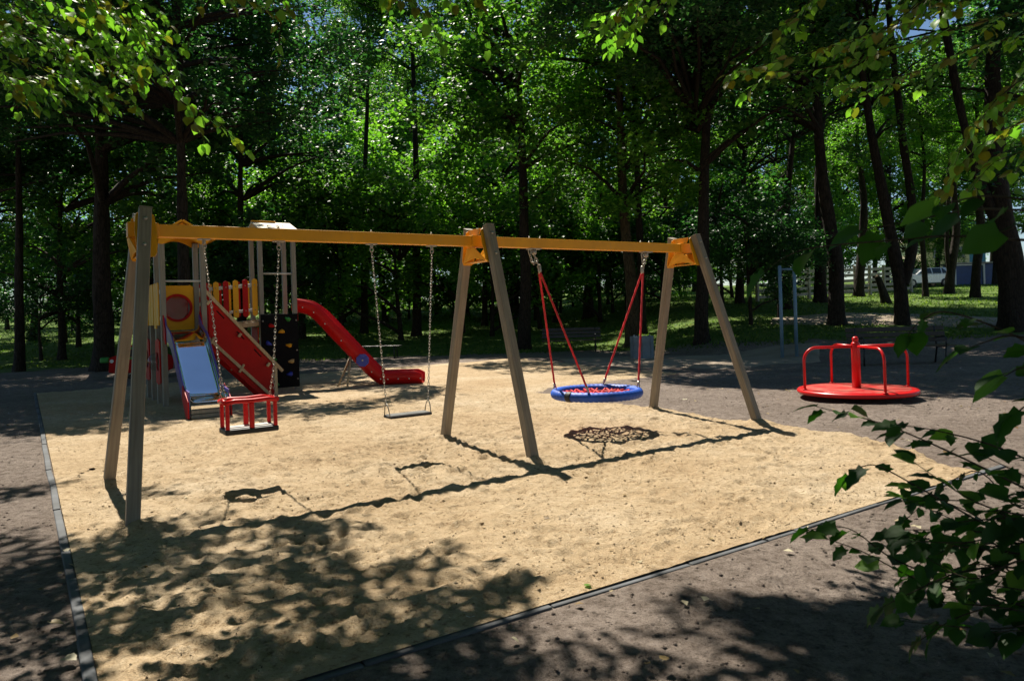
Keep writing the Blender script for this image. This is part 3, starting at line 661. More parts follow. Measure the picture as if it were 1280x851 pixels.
    # left side: wide yellow boards over the platform, red play panels with bubbles below
    for y0, y1 in ((0.10, 0.40), (0.44, 0.66), (0.76, 1.05), (1.10, 1.36), (1.50, 1.76), (1.80, 2.04)):
        m = MB(); hgt = 1.42 if (y0 > 0.4 and y0 < 0.5) else 1.48
        prof = [(y0, hgt), (y1, hgt), (y1, 2.20), (y1-0.03, 2.25), (y0+0.03, 2.25), (y0, 2.20)]
        m.prism(prof, (1, 0, 0), -0.068, -0.046, (0, 0, 0), (0, 1, 0), (0, 0, 1)); m.build('yellow_board', M['yellow'], root, 0.004)
    for z in (1.60, 2.08): MB().box((-0.022, 1.05, z), (0.05, 2.1, 0.07)).build('side_rail', M['grey_rail'], root, 0.004)
    for y0, y1 in ((0.08, 0.62), (1.45, 2.05)):
        pr = []; yc_ = (y0+y1)/2; hw = (y1-y0)/2
        outer = []; inner = []
        for i in range(32):
            a = 2*PI*i/32; k = min(hw/max(1e-6, abs(math.cos(a))), 0.42/max(1e-6, abs(math.sin(a)))); k *= 1-0.08*abs(math.sin(2*a)); outer.append((k*math.cos(a), k*math.sin(a))); inner.append((0.17*math.cos(a), 0.17*math.sin(a)))
        p = MB().ringplate(outer, inner, (1, 0, 0), -0.07, -0.048, (0, yc_, 0.82), (0, 1, 0), (0, 0, 1)).build('play_panel', M['red'], root)
        m = MB(); m.lathe([(0.17*math.cos(t), 0.17*math.sin(t)) for t in [i*PI/2/8 for i in range(8)]]+[(0.0, 0.17)], 24); b = m.build('bubble', M['bubble'], p); b.location = (-0.071, yc_, 0.82); b.rotation_euler = (0, -PI/2, 0)
    # steel slide toward the camera
    prof = []                                    # centre line of the bed: (y, z)
    for i in range(31):
        y = 0.02-2.22*i/30; q = -y
        if q < 0.05: z = 1.36
        elif q < 0.70: z = 1.36-0.30*(q-0.05)
        elif q < 1.72: z = 1.165-0.83*(q-0.70)
        else: z = 0.318-0.09*(q-1.72)
        prof.append((y, z))
    zs = [p[1] for p in prof]
    for _ in range(2): zs = [zs[0]]+[(zs[i-1]+2*zs[i]+zs[i+1])/4 for i in range(1, 30)]+[zs[30]]
    prof = [(p[0], z) for p, z in zip(prof, zs)]
    xc = W/2-0.035; hw = 0.275; cs = [(-hw, 0.11), (-hw+0.012, 0.04), (-hw+0.05, 0.008), (-hw+0.10, 0.0), (0, 0), (hw-0.10, 0.0), (hw-0.05, 0.008), (hw-0.012, 0.04), (hw, 0.11)]
    V = [(xc+a, y, z+b) for y, z in prof for a, b in cs]; F = grid_faces(31, len(cs))
    sl = empty('steel_slide'); sl.parent = root
    me = np_mesh('slide_bed', V, F, None, True); o = link('slide_bed', me, sl, M['steel']); so = o.modifiers.new('solid', 'SOLIDIFY'); so.thickness = 0.006; so.offset = -1
    for sg in (-1, 1):
        x = xc+sg*(hw+0.016); m = MB()
        def hh(i): return 0.17 if i > 3 else 0.30-0.043*i
        up = [(y, z+hh(i)) for i, (y, z) in enumerate(prof)]; lo = [(y, z-0.10 if i < 27 else z-0.10-0.03*(i-26)) for i, (y, z) in enumerate(prof)]
        n = 31; vs = []
        for k in (-0.011, 0.011): vs += [(x+k, y, z) for y, z in up]+[(x+k, y, z) for y, z in lo]
        fs = []
        for i in range(n-1):
            fs += [(i, i+1, n+i+1, n+i), (2*n+i+1, 2*n+i, 3*n+i, 3*n+i+1), (i, 2*n+i, 2*n+i+1, i+1), (n+i+1, 3*n+i+1, 3*n+i, n+i)]
        fs += [(0, n, 3*n, 2*n), (n-1, 3*n-1, 4*n-1, 2*n-1)]
        m.add(vs, fs); m.build('slide_side', M['violet'], sl, 0.003)
        # red outer cheeks low down and at the top
        m = MB(); m.prism([(-1.80, 0.52), (-2.275, 0.30), (-2.275, 0.03), (-2.10, 0.0), (-1.75, 0.30)], (1, 0, 0), x+sg*0.013, x+sg*0.032, (0, 0, 0), (0, 1, 0), (0, 0, 1)); m.build('red_cheek', M['red'], sl, 0.003)
        m = MB(); m.prism([(0.06, 1.28), (0.06, 1.72), (-0.02, 1.70), (-0.22, 1.40), (-0.24, 1.14)], (1, 0, 0), x+sg*0.013, x+sg*0.032, (0, 0, 0), (0, 1, 0), (0, 0, 1)); m.build('top_cheek', M['red'], sl, 0.003)
    for k, (z, mat) in enumerate(((0.205, 'steel'), (0.135, 'post_grey'), (0.065, 'post_grey'))): MB().box((xc, -2.235, z), (2*hw, 0.04, 0.058)).build('end_board', M[mat], sl, 0.006)
    # red stair on the right side
    st = empty('red_stair'); st.parent = root
    A, B, C, D = (0.76, 2.02), (1.98, 0.66), (1.98, 0.05), (0.76, 1.10)
    for yy in (0.02, 0.66):
        m = MB(); m.prism([(0.76, 2.02), (1.98, 0.62), (1.98, 0.02), (1.72, 0.02), (0.76, 1.02)], (0, 1, 0), yy-0.011, yy+0.011, (0, 0, 0), (1, 0, 0), (0, 0, 1)); m.build('side_panel', M['red'], st, 0.002)
        ys = yy-0.034 if yy < 0.3 else yy+0.034
        m = MB(); m.bar((0.70, ys, 2.10), (2.08, ys, 0.52), 0.044, 0.060, (1, 0, 1)); m.build('handrail', M['pale_wood'], st, 0.006)
        m = MB(); m.bar((0.74, ys, 1.22), (1.88, ys, 0.03), 0.040, 0.055, (1, 0, 1)); m.build('string_rail', M['pale_wood'], st, 0.006)
        m = MB(); m.box((1.945, ys, 0.34), (0.055, 0.044, 0.66)); m.build('newel', M['pale_wood'], st, 0.006)
        for t in (0.08, 0.47, 0.84):            # grip blocks across the rails
            p = Vector((0.70, ys, 2.10)).lerp(Vector((2.08, ys, 0.52)), t); MB().bar(p+Vector((-0.03, -0.028, -0.075)), p+Vector((-0.085, -0.028, -0.14)), 0.05, 0.06, (0, 1, 0)).build('grip_block', M['pale_wood'], st, 0.012)
        for t in (0.05, 0.50):
            p = Vector((0.74, ys, 1.22)).lerp(Vector((1.88, ys, 0.03)), t); MB().bar(p+Vector((0.045, -0.024, 0.075)), p+Vector((-0.045, -0.024, -0.075)), 0.04, 0.05, (0, 1, 0)).build('grip_block', M['pale_wood'], st, 0.012)
        for t in (0.16, 0.46, 0.72):            # slots routed parallel to the slope, shown as dark inset strips
            p = Vector((0.78, yy+(-0.0125 if yy < .3 else .0125), 1.86)).lerp(Vector((1.95, yy+(-0.0125 if yy < .3 else .0125), 0.52)), t); d = Vector((1.17, 0, -1.34)).normalized()
            MB().bar(p-d*0.10, p+d*0.10, 0.003, 0.022, (1, 0, 1)).build('slot', M['black_board'], st)
    for i in range(6):
        t = (i+0.6)/6.2; MB().box((0.80+1.10*t, 0.34, 1.34-1.24*t), (0.22, 0.60, 0.03)).build('tread', M['pale_wood'], st, 0.003)
    # slatted bridge
    br = empty('bridge'); br.parent = root
    xa, xb = W+0.05, X2-0.05
    def bz(x): return 1.36+0.11*(x-xa)/(xb-xa)
    for yy in (1.42, 2.02):
        for dz, w in ((0.80, 0.06), (0.28, 0.06)):
            m = MB(); m.bar((xa, yy, bz(xa)+dz), (xb, yy, bz(xb)+dz), 0.045, w); m.build('rail', M['grey_rail'], br, 0.004)
        m = MB(); m.bar((xa, yy, bz(xa)-0.02), (xb, yy, bz(xb)-0.02), 0.05, 0.09); m.build('deck_beam', M['pale_wood'], br, 0.004)
        for i in range(7):
            x = xa+0.07+i*(xb-xa-0.14)/6; m = MB(); ys = yy-0.036 if yy < 1.7 else yy+0.036; hw_ = 0.055
            prof = [(-hw_, 0.20)]+[(-hw_*math.cos(t), 0.20-hw_*math.sin(t)) for t in (0.6, PI/2, PI-0.6)]+[(hw_, 0.20), (hw_, 0.88)]+[(hw_*math.cos(t), 0.88+hw_*math.sin(t)) for t in (0.6, PI/2, PI-0.6)]+[(-hw_, 0.88)]
            m.prism(prof, (0, 1, 0), ys-0.011, ys+0.011, (x, 0, bz(x)), (1, 0, 0), (0, 0, 1))
            s = m.build('slat', M['yellow' if i % 2 == 0 else 'red'], br, 0.004)
            for dz in (0.28, 0.80): MB().lathe([(0.014, 0), (0.010, 0.008), (0, 0.009)], 8).build('screw', M['zinc'], s).matrix_local = Matrix.Translation((x, ys-0.011, bz(x)+dz)) @ Matrix.Rotation(PI/2, 4, 'X')
    for i in range(12):
        w = (xb-xa)/12; x = xa+w*(i+.5); MB().box((x, 1.72, bz(x)+0.045), (w-0.012, 0.56, 0.03)).build('plank', M['pale_wood'], br, 0.003)
    # right tower: black climbing board with coloured holds
    cw = MB().box((X2+W2/2, Y2-0.062, 0.86), (W2+0.08, 0.028, 1.56)).build('climbing_board', M['black_board'], root, 0.006)
    q = (X2, Y2-0.075)
    holds = [((340.5, 404.8), 'red'), ((354.8, 413.5), 'orange'), ((364, 432.6), 'orange'), ((366.5, 453.7), 'tan'), ((364, 470), 'blue'), ((363.5, 398), 'green'), ((336, 426.5), 'blue'), ((343, 462), 'red'), ((344, 482), 'green'), ((342, 449), 'green')]
    hs = [(0.19, 1.40), (0.40, 1.27), (0.55, 0.97), (0.59, 0.63), (0.55, 0.36), (0.54, 1.53), (0.12, 1.03), (0.22, 0.48), (0.25, 0.17), (0.21, 0.70)]
    rr = random.Random(3)
    for (hx_, hz), (_, mt) in zip(hs, holds):
        m = MB(); m.lathe([(0.058, 0), (0.062, 0.016), (0.050, 0.040), (0.026, 0.056), (0.0, 0.058)], 9)
        for i, v in enumerate(m.v):
            k = 1+0.22*math.sin(3*math.atan2(v[1], v[0])+hx_*9); m.v[i] = (v[0]*k*1.15, v[1]*k*0.72, v[2])
        o = m.build('climbing_hold', M[mt], root); o.matrix_local = Matrix.Translation((X2+hx_-0.02, Y2-0.077, hz)) @ Matrix.Rotation(PI/2, 4, 'X') @ Matrix.Rotation(rr.uniform(-.5, .5), 4, 'Z')
    for bx in (0.0, W2):
        for bzz in (0.25, 0.86, 1.50):
            o = MB().lathe([(0.020, 0), (0.016, 0.010), (0, 0.012)], 8).build('bolt', M['zinc'], root); o.matrix_local = Matrix.Translation((X2+bx, Y2-0.077, bzz)) @ Matrix.Rotation(PI/2, 4, 'X')
    MB().tube([(X2+0.03, Y2, 2.50), (X2+W2-0.03, Y2, 2.50)], 0.022, 10).build('grab_bar', M['grey_rail'], root)
    MB().box((X2-0.052, Y2+0.35, 0.95), (0.02, 0.5, 0.85)).build('red_panel', M['red'], root, 0.004)
    MB().box((X2+W2+0.056, Y2+0.10, 1.72), (0.02, 0.22, 0.46)).build('red_panel', M['red'], root, 0.004)
    # red slide to the right: trough swept along a path
    way = [at(368, 388, 16.05), at(384, 391, 16.06), at(397, 400, 16.08), at(420, 424, 16.10), at(445, 450, 16.13), at(466, 471, 16.16), at(480, 479.5, 16.18), at(497, 482.0, 16.2), at(514, 482.5, 16.2), at(530, 483.0, 16.2)]
    pts = []
    for i in range(len(way)-1):
        a, b = way[i], way[i+1]; p0 = way[max(i-1, 0)]; p3 = way[min(i+2, len(way)-1)]
        for k in range(5):
            t = k/5; pts.append(0.5*((2*a)+(b-p0)*t+(2*p0-5*a+4*b-p3)*t*t+(3*a-p0-3*b+p3)*t**3))
    pts.append(way[-1]); pts = [tw_local(p) for p in pts]
    for p in pts: p.z = max(p.z, 0.055)
    rs = empty('red_slide'); rs.parent = root
    sect = [(-0.27, 0.27), (-0.265, 0.10), (-0.22, 0.025), (-0.15, 0.0), (0.15, 0.0), (0.22, 0.025), (0.265, 0.10), (0.27, 0.27), (0.29, 0.27), (0.285, 0.09), (0.23, 0.0), (0.15, -0.03), (-0.15, -0.03), (-0.23, 0.0), (-0.285, 0.09), (-0.29, 0.27)]
    V = []; k = len(sect); n = len(pts); fr = []
    for i, p in enumerate(pts):
        t = (pts[min(i+1, n-1)]-pts[max(i-1, 0)]).normalized(); side = Vector((0, 0, 1)).cross(t).normalized(); up = t.cross(side); fr.append((p, t, side, up))
        f = 1.0 if i < n-4 else 1.0-0.10*(i-n+4)
        V += [tuple(p+side*a+up*(b*f)) for a, b in sect]
    F = [(i*k+j, i*k+(j+1) % k, (i+1)*k+(j+1) % k, (i+1)*k+j) for i in range(n-1) for j in range(k)]
    m = MB(); m.add(V, F, True); m.f += [tuple(range(k)), tuple((n-1)*k+j for j in reversed(range(k)))]; m.sm += [False]*2
    ch = m.build('chute', M['red_plastic'], rs)
    for i in range(4, n-1, 4):
        p, t, side, up = fr[i]; MB().lathe([(0.016, 0), (0.012, 0.010), (0, 0.012)], 8).build('bolt', M['white'], ch).matrix_local = Matrix.Translation(p-side*0.288+up*0.10) @ (-side).to_track_quat('Z', 'Y').to_matrix().to_4x4()
    p, t, side, up = fr[21]; m = MB(); m.prism([(0.145*math.cos(PI/8+PI/4*i), 0.145*math.sin(PI/8+PI/4*i)) for i in range(8)], -side, 0.30, 0.325, p+up*0.14, t, up); d = m.build('disc', M['blue'], rs, 0.004)
    MB().prism([(0.02*math.cos(i), 0.02*math.sin(i)) for i in range(6)], -side, 0.325, 0.335, p+up*0.14, t, up).build('bolt', M['zinc'], d)
    g1 = tw_local(gnd(433, 487)); g2 = tw_local(gnd(424, 486)); tp = fr[19][0]
    MB().tube([(g1.x, g1.y, -0.1), tuple(tp-fr[19][2]*0.2+Vector((0, 0, 0.02)))], 0.024, 10).build('support_leg', M['pale_wood'], rs)
    MB().tube([(g2.x, g2.y+0.25, -0.1), tuple(tp+fr[19][2]*0.2+Vector((-0.05, 0, 0.02)))], 0.024, 10).build('support_leg', M['pale_wood'], rs)
build_tower()

# ------------------------------------------------------------------ merry-go-round
def build_merry():
    c = at(1071, 487.5, 11.6); r = empty('merry_go_round', (c.x, c.y, 0), math.radians(0), 'red steel merry-go-round with round deck and four bent handrails', 'merry-go-round')
    R = 0.885
    MB().lathe([(R-0.10, 0.085), (R-0.02, 0.078), (R, 0.095), (R+0.004, 0.122), (R-0.012, 0.145), (R-0.05, 0.152), (R-0.10, 0.1515), (0.0, 0.1515)], 64).build('deck', M['red_gloss'], r)
    t = NT('chequered_red'); n = t.noise(3, 3); v = t.nd('ShaderNodeTexVoronoi'); v.inputs['Scale'].default_value = 34; t.li(t.tc.outputs['Object'], v.inputs[0]); t.li(t.mix(t.ramp(t.noise(4.5, 6, 0.7).outputs[0], [(0.42, (0,)*3), (0.68, (0.55,)*3)]).outputs[0], t.ramp(n.outputs[0], [(0.3, (0.48, 0.016, 0.018)), (0.7, (0.60, 0.035, 0.035))]).outputs[0], (0.40, 0.27, 0.20)), t.p.inputs['Base Color']); t.bump(v.outputs[0], 0.3, 0.004); t.set(Roughness=0.33)
    MB().lathe([(R-0.11, 0.1525), (R-0.115, 0.157), (0.0, 0.157)], 64).build('tread_plate', t.m, r)
    MB().lathe([(0.10, -0.05), (0.10, 0.084), (0.0, 0.084)], 24).build('base', M['iron'], r)
    MB().lathe([(0.066, 0.157), (0.066, 0.86), (0.060, 0.875), (0.045, 0.88), (0.043, 0.90), (0.050, 0.925), (0.046, 0.95), (0.028, 0.967), (0, 0.972)], 24).build('post', M['red_gloss'], r)
    for dg in (2, 92, 182, 272):
        a = math.radians(dg); d = Vector((math.cos(a), math.sin(a), 0)); L = 0.835
        pts = [d*0.05+Vector((0, 0, 0.815)), d*(L-0.20)+Vector((0, 0, 0.815))]+[d*(L-0.20+0.20*math.sin(t))+Vector((0, 0, 0.615+0.20*math.cos(t))) for t in [i*PI/2/7 for i in range(1, 8)]]+[d*L+Vector((0, 0, 0.155))]
        h = MB().tube(pts, 0.021, 12).build('handrail', M['red_gloss'], r)
        MB().lathe([(0.040, 0.157), (0.040, 0.166), (0.024, 0.168)], 14, d*L).build('flange', M['red_gloss'], h)
build_merry()

# ------------------------------------------------------------------ benches, bin, board posts, ride-on car
def build_bench(name, p0, p1, label, back=True, seat_mat='bench_wood'):
    a = Vector((p0.x, p0.y)); b = Vector((p1.x, p1.y)); L = (b-a).length; c = (a+b)/2
    r = empty(name, (c.x, c.y, tz(c.x, c.y)), math.atan2(b.y-a.y, b.x-a.x), label, 'bench', 'park benches')
    for sx in (-1, 1):
        x = sx*(L/2-0.22); m = MB()
        m.tube([(x, -0.22, 0.0), (x, -0.24, 0.42), (x, 0.20, 0.40), (x, 0.30, 0.0)], 0.022, 8)
        if back:
            m.tube([(x, 0.20, 0.40), (x, 0.26, 0.60), (x, 0.33, 0.90)], 0.022, 8); m.tube([(x, -0.24, 0.42), (x, -0.26, 0.60), (x, -0.18, 0.66), (x, 0.26, 0.62)], 0.018, 8)
        m.build('side_frame', M['iron'], r)
    for i in range(4): MB().box((0, -0.20+i*0.125, 0.445), (L, 0.11, 0.035)).build('seat_slat', M[seat_mat], r, 0.006)
    if back:
        for i in range(3): MB().box((0, 0.235+i*0.042, 0.58+i*0.13), (L, 0.03, 0.11), Matrix.Rotation(-0.28, 3, 'X')).build('back_slat', M[seat_mat], r, 0.006)
    return r
build_bench('park_bench', gnd(1064, 457), gnd(1189, 454), 'dark slatted park bench behind the merry-go-round')
build_bench('park_bench', gnd(678, 441), gnd(752, 439), 'dark park bench between two tree trunks behind the nest swing')
build_bench('park_bench', gnd(428, 449), gnd(502, 447), 'low backless park bench in the shade behind the red slide', back=False)

def build_bin():
    c = (gnd(790, 449)+gnd(816, 449))/2; r = empty('litter_bin', (c.x, c.y, 0), 0.2, 'blue-grey octagonal litter bin beside the nest swing', 'litter bin')
    n = 8; R = 0.315
    for i in range(n):
        a = 2*PI*i/n; s = 2*R*math.tan(PI/n); m = MB(); o = m.box((0, 0, 0.37), (0.035, s-0.012, 0.66)).build('panel', M['bin'], r, 0.008); o.location = (R*math.cos(a), R*math.sin(a), 0); o.rotation_euler = (0, 0, a)
    MB().lathe([(R-0.02, 0.0), (R-0.02, 0.60), (R-0.03, 0.60), (R-0.03, 0.03), (0, 0.03)], 16).build('liner', M['iron'], r)
    MB().lathe([(R+0.03, 0.0), (R+0.03, 0.04), (0, 0.04)], 8).build('base', M['bin'], r)
    for a in (0.4, 2.0, 3.6, 5.2): MB().box((R*math.cos(a), R*math.sin(a), 0.715), (0.03, 0.03, 0.05)).build('lug', M['bin'], r, 0.003)
build_bin()

def build_sign():
    a = gnd(978, 449); b = gnd(996, 448); r = empty('bar_frame', (a.x, a.y, 0), math.atan2(b.y-a.y, b.x-a.x), 'blue-grey steel frame of two posts and a top bar beyond the swings', 'exercise frame'); L = (b-a).length
    for x in (0, L):
        o = MB().tube([(x, 0, -0.1), (x, 0, 2.58)], 0.048, 14).build('post', M['blue_steel'], r); MB().lathe([(0.05, 2.58), (0.045, 2.60), (0, 2.61)], 14, (x, 0, 0)).build('post_cap', M['blue_steel'], o)
    MB().tube([(0.04, 0, 2.50), (L-0.04, 0, 2.50)], 0.03, 12).build('top_bar', M['blue_steel'], r)
build_sign()

def build_ride():
    c = gnd(178, 472); r = empty('ride_on_car', (c.x, c.y, 0), 0.45, 'red and green ride-on spring car half hidden behind the left swing posts', 'ride-on toy')
    for yy in (-0.25, 0.25):
        L = [(-0.82, 0.16), (-0.66, 0.12), (0.66, 0.12), (0.80, 0.20), (0.82, 0.50), (0.66, 0.60), (0.50, 0.88), (-0.42, 0.88), (-0.62, 0.62), (-0.80, 0.55)]
        m = MB(); m.prism(L, (0, 1, 0), yy-0.015, yy+0.015, (0, 0, 0.05), (1, 0, 0), (0, 0, 1)); s = m.build('side_panel', M['red'], r, 0.006); y2 = yy+(-0.024 if yy < 0 else 0.024)
        MB().ringplate([(-0.44, -0.17), (0.10, -0.17), (0.10, 0.17), (-0.34, 0.17)], [(-0.36, -0.11), (0.04, -0.11), (0.04, 0.11), (-0.29, 0.11)], (0, 1, 0), y2-0.008, y2+0.008, (0, 0, 0.72), (1, 0, 0), (0, 0, 1)).build('window_frame', M['green'], s)
        m = MB(); m.prism([(-0.35, -0.10), (0.03, -0.10), (0.03, 0.10), (-0.28, 0.10)], (0, 1, 0), y2-0.004, y2+0.004, (0, 0, 0.72), (1, 0, 0), (0, 0, 1)); m.build('window', M['rubber'], s)
        for x in (-0.5, 0.5): MB().prism([(0.15*math.cos(2*PI*i/16), 0.15*math.sin(2*PI*i/16)) for i in range(16)], (0, 1, 0), y2-0.010, y2+0.010, (x, 0, 0.20), (1, 0, 0), (0, 0, 1)).build('wheel', M['green'], s)
        MB().prism([(0.05*math.cos(2*PI*i/12), 0.05*math.sin(2*PI*i/12)) for i in range(12)], (0, 1, 0), y2-0.010, y2+0.010, (-0.74, 0, 0.52), (1, 0, 0), (0, 0, 1)).build('headlight', M['white'], s)
    MB().box((-0.92, 0, 0.55), (0.22, 0.42, 0.14)).build('bumper', M['green'], r, 0.03)
    MB().box((0.15, 0, 0.42), (0.5, 0.46, 0.05)).build('seat', M['green'], r, 0.01)
    for x in (-0.35, 0.35):
        MB().tube([(x+0.06*math.cos(t*0.9), 0.06*math.sin(t*0.9), 0.0+0.012*t) for t in range(32)], 0.012, 6).build('spring', M['iron'], r)
build_ride()

# ------------------------------------------------------------------ far things: fence, car, kiosk, house
def build_far():
    # rail fence along the park edge
    a = hit(955, 379); b = hit(1150, 366); d = Vector((b.x-a.x, b.y-a.y, 0)); L = d.length
    a = Vector((a.x, a.y+1.0, 0)); r = empty('park_fence', (a.x, a.y, 0), math.atan2(d.y, d.x), 'weathered pale rail fence along the park edge behind the trees', 'fence')
    n = 10
    for i in range(n+1):
        x = L*i/n; wx = a+d*(i/n); z = tz(wx.x, wx.y); o = MB().box((x, 0, z+0.85), (0.16, 0.16, 1.9)).build('post', M['concrete'], r, 0.02)
        if i < n:
            w2 = a+d*((i+1)/n); z2 = tz(w2.x, w2.y)
            for k in range(5): MB().bar((x+0.08, 0, z+0.28+0.32*k), (L*(i+1)/n-0.08, 0, z2+0.28+0.32*k), 0.05, 0.17).build('rail', M['concrete'], r, 0.01)
    # parked car, seen from the side
    c = hit(1153, 359); c.y += 0; r = empty('parked_car', c, 0.05, 'silver hatchback parked beyond the trees at the park edge', 'car')
    lo = [(-2.05, 0.28), (2.0, 0.28), (2.06, 0.55), (2.0, 0.92), (1.75, 1.02), (-0.95, 0.98), (-1.85, 0.84), (-2.08, 0.62)]
    MB().prism(lo, (0, 1, 0), -0.85, 0.85).build('body', M['car'], r, 0.06)
    m = MB(); lw = [(-0.98, 0.97), (1.86, 1.0)]; up = [(-0.30, 1.47), (1.45, 1.50)]
    vs = [(-1.0, -0.82, 0.97), (1.92, -0.82, 1.0), (1.92, 0.82, 1.0), (-1.0, 0.82, 0.97), (-0.25, -0.62, 1.47), (1.50, -0.62, 1.50), (1.50, 0.62, 1.50), (-0.25, 0.62, 1.47)]
    m.add(vs, [(3,2,1,0),(4,5,6,7),(0,1,5,4),(1,2,6,5),(2,3,7,6),(3,0,4,7)]); cab = m.build('cabin', M['car'], r, 0.05)
    for xa, xb in ((-0.72, 0.28), (0.38, 1.05), (1.14, 1.62)):
        m = MB(); f = lambda x, t: x+( -0.40*t if x > 1.5 else (0.45*t if x < -0.5 else 0))
        vs = [(f(xa, 0), -0.826, 1.02), (f(xb, 0), -0.826, 1.02), (f(xb, 1), -0.655, 1.43), (f(xa, 1), -0.655, 1.43)]; vs += [(x, y+0.03, z) for x, y, z in vs]
        m.add(vs, [(0,1,2,3),(7,6,5,4),(0,4,5,1),(1,5,6,2),(2,6,7,3),(3,7,4,0)]); m.build('window', M['glass'], cab)
    for x in (-1.32, 1.30):
        for y in (-0.80, 0.80):
            w = MB().prism([(0.32*math.cos(2*PI*i/20), 0.32*math.sin(2*PI*i/20)) for i in range(20)], (0, 1, 0), y-0.11, y+0.11, (x, 0, 0.32)).build('wheel', M['rubber'], r, 0.02)
            MB().prism([(0.19*math.cos(2*PI*i/14), 0.19*math.sin(2*PI*i/14)) for i in range(14)], (0, 1, 0), y-0.118, y+0.118, (x, 0, 0.32)).build('rim', M['zinc'], w)
    for y in (-0.6, 0.6): MB().box((-2.02, y, 0.68), (0.12, 0.3, 0.13)).build('headlight', M['white'], r, 0.03)
    # navy kiosk with pale frame
    p = hit(1203, 357); q = hit(1262, 353); c = Vector((p.x, p.y, 0)); r = empty('navy_kiosk', (p.x, p.y+1.0, p.z), 0.0, 'long navy blue kiosk with a pale door frame behind the trees', 'kiosk')
    L = (q.x-p.x)*1.02; h = 1.75
    MB().box((L/2, 0.8, h/2), (L, 1.6, h)).build('wall', M['navy'], r, 0.02)
    MB().box((L/2, 0.75, h+0.08), (L+0.3, 1.9, 0.12)).build('roof', M['concrete'], r, 0.02)
    for x in (0.02, L*0.30): MB().box((x, -0.05, h/2), (0.14, 0.10, h)).build('frame_post', M['white'], r, 0.01)
    MB().box((L*0.155, -0.05, h-0.06), (L*0.27, 0.09, 0.10)).build('frame_lintel', M['white'], r, 0.01)
    MB().box((L*0.80, -0.03, h*0.86), (L*0.36, 0.05, h*0.2)).build('light_panel', M['sky_panel'], r, 0.01)
    for x, z, w, hh in ((0.62, 0.62, 0.20, 0.22), (0.80, 0.55, 0.14, 0.14), (0.72, 0.2, 0.1, 0.1), (0.90, 0.22, 0.14, 0.10)):
        MB().prism([(w*math.cos(2*PI*i/9)*(1+.3*math.sin(i*2)), hh*math.sin(2*PI*i/9)) for i in range(9)], (0, 1, 0), -0.012, 0.0, (L*x, -0.004, h*z)).build('painted_patch', M['white' if z > 0.4 else 'cream'], r)
    # house beyond with pale roof and blue wall
    p = at(1155, 330, 82); z0 = tz(p.x, p.y); r = empty('distant_house', (p.x, 82, z0), 0.0, 'distant house with light grey roof and bright blue side wall', 'house')
    zt = at(1165, 300, 82).z-z0; zr = at(1165, 282, 82).z-z0
    MB().box((2.2, 2, zt/2), (5.2, 5, zt)).build('wall', M['cream'], r); m = MB(); m.prism([(-0.8, zt), (5.2, zt), (2.2, zr+0.6)], (0, 1, 0), -1.0, 5.2); m.build('roof', M['concrete'], r)
    bx = at(1204, 290, 82).x-p.x; bx2 = at(1229, 290, 82).x-p.x; zb = at(1215, 272, 82).z-z0
    bw = MB().box(((bx+bx2)/2, 2.2, zb/2), (bx2-bx, 5, zb)).build('blue_wall', M['sky_panel'], r)
    for k in range(3): MB().box(((bx+bx2)/2, -0.32, zb-1.3-2.2*k), (0.9, 0.06, 1.2)).build('window', M['glass'], bw)
    for k in (0.4, 3.0): MB().box((k+0.8, -0.52, zt-1.5), (0.9, 0.06, 1.2)).build('window', M['glass'], r)
build_far()

# ------------------------------------------------------------------ foliage
def leaf_quads(C, size, rng, tilt=0.65, droop=0.35):
    n = len(C); nrm = np.stack([rng.normal(0, tilt, n), rng.normal(0, tilt, n), np.ones(n)], 1); nrm /= np.linalg.norm(nrm, axis=1)[:, None]
    a = rng.random(n)*2*PI; t = np.stack([np.cos(a), np.sin(a), -droop*rng.random(n)], 1); t -= nrm*(t*nrm).sum(1)[:, None]; t /= np.linalg.norm(t, axis=1)[:, None]
    b = np.cross(nrm, t); s = (size*(0.65+0.7*rng.random(n)))[:, None]; w = s*0.40
    V = np.empty((n, 4, 3)); V[:, 0] = C-t*s*0.5; V[:, 1] = C+b*w+nrm*s*0.10-t*s*0.05; V[:, 2] = C+t*s*0.5-nrm*s*0.06; V[:, 3] = C-b*w+nrm*s*0.10-t*s*0.05
    i = np.arange(n)*4; F = np.concatenate([np.stack([i, i+2, i+1], 1), np.stack([i, i+3, i+2], 1)], 0)
    F = np.stack([np.stack([i, i+2, i+1], 1), np.stack([i, i+3, i+2], 1)], 1).reshape(-1, 3)
    return V.reshape(-1, 3), F
def bough_points(centers, radii, per, rng, flat=0.22):
    P = []
    for c, r in zip(centers, radii):
        n = int(per*(r/0.9)**2*(0.6+0.8*rng.random())); a = rng.random(n)*2*PI; q = np.sqrt(rng.random(n))*r*(0.75+0.25*np.cos(a*3+rng.random()*6))
        tx, ty = rng.normal(0, 0.28, 2); x = q*np.cos(a); y = q*np.sin(a); z = rng.normal(0, flat*r, n)-0.22*q*q/r+tx*x+ty*y
        P.append(np.stack([c[0]+x, c[1]+y, c[2]+z], 1))
    return np.concatenate(P)
def crown_centers(rng, nb, rx, rz, lobes=8, core=0.35):
    L = []
    while len(L) < lobes:
        p = rng.normal(0, 1, 3); p /= np.linalg.norm(p); p *= (0.45+0.4*rng.random()); L.append(p)
    out = []
    for i in range(nb):
        l = L[rng.integers(lobes)]; p = l+rng.normal(0, 0.27, 3)
        if np.linalg.norm(p) > 1.12: p *= 1.12/np.linalg.norm(p)
        if np.linalg.norm(p) < core*rng.random(): continue
        out.append((p[0]*rx, p[1]*rx, p[2]*rz))
    return np.array(out)
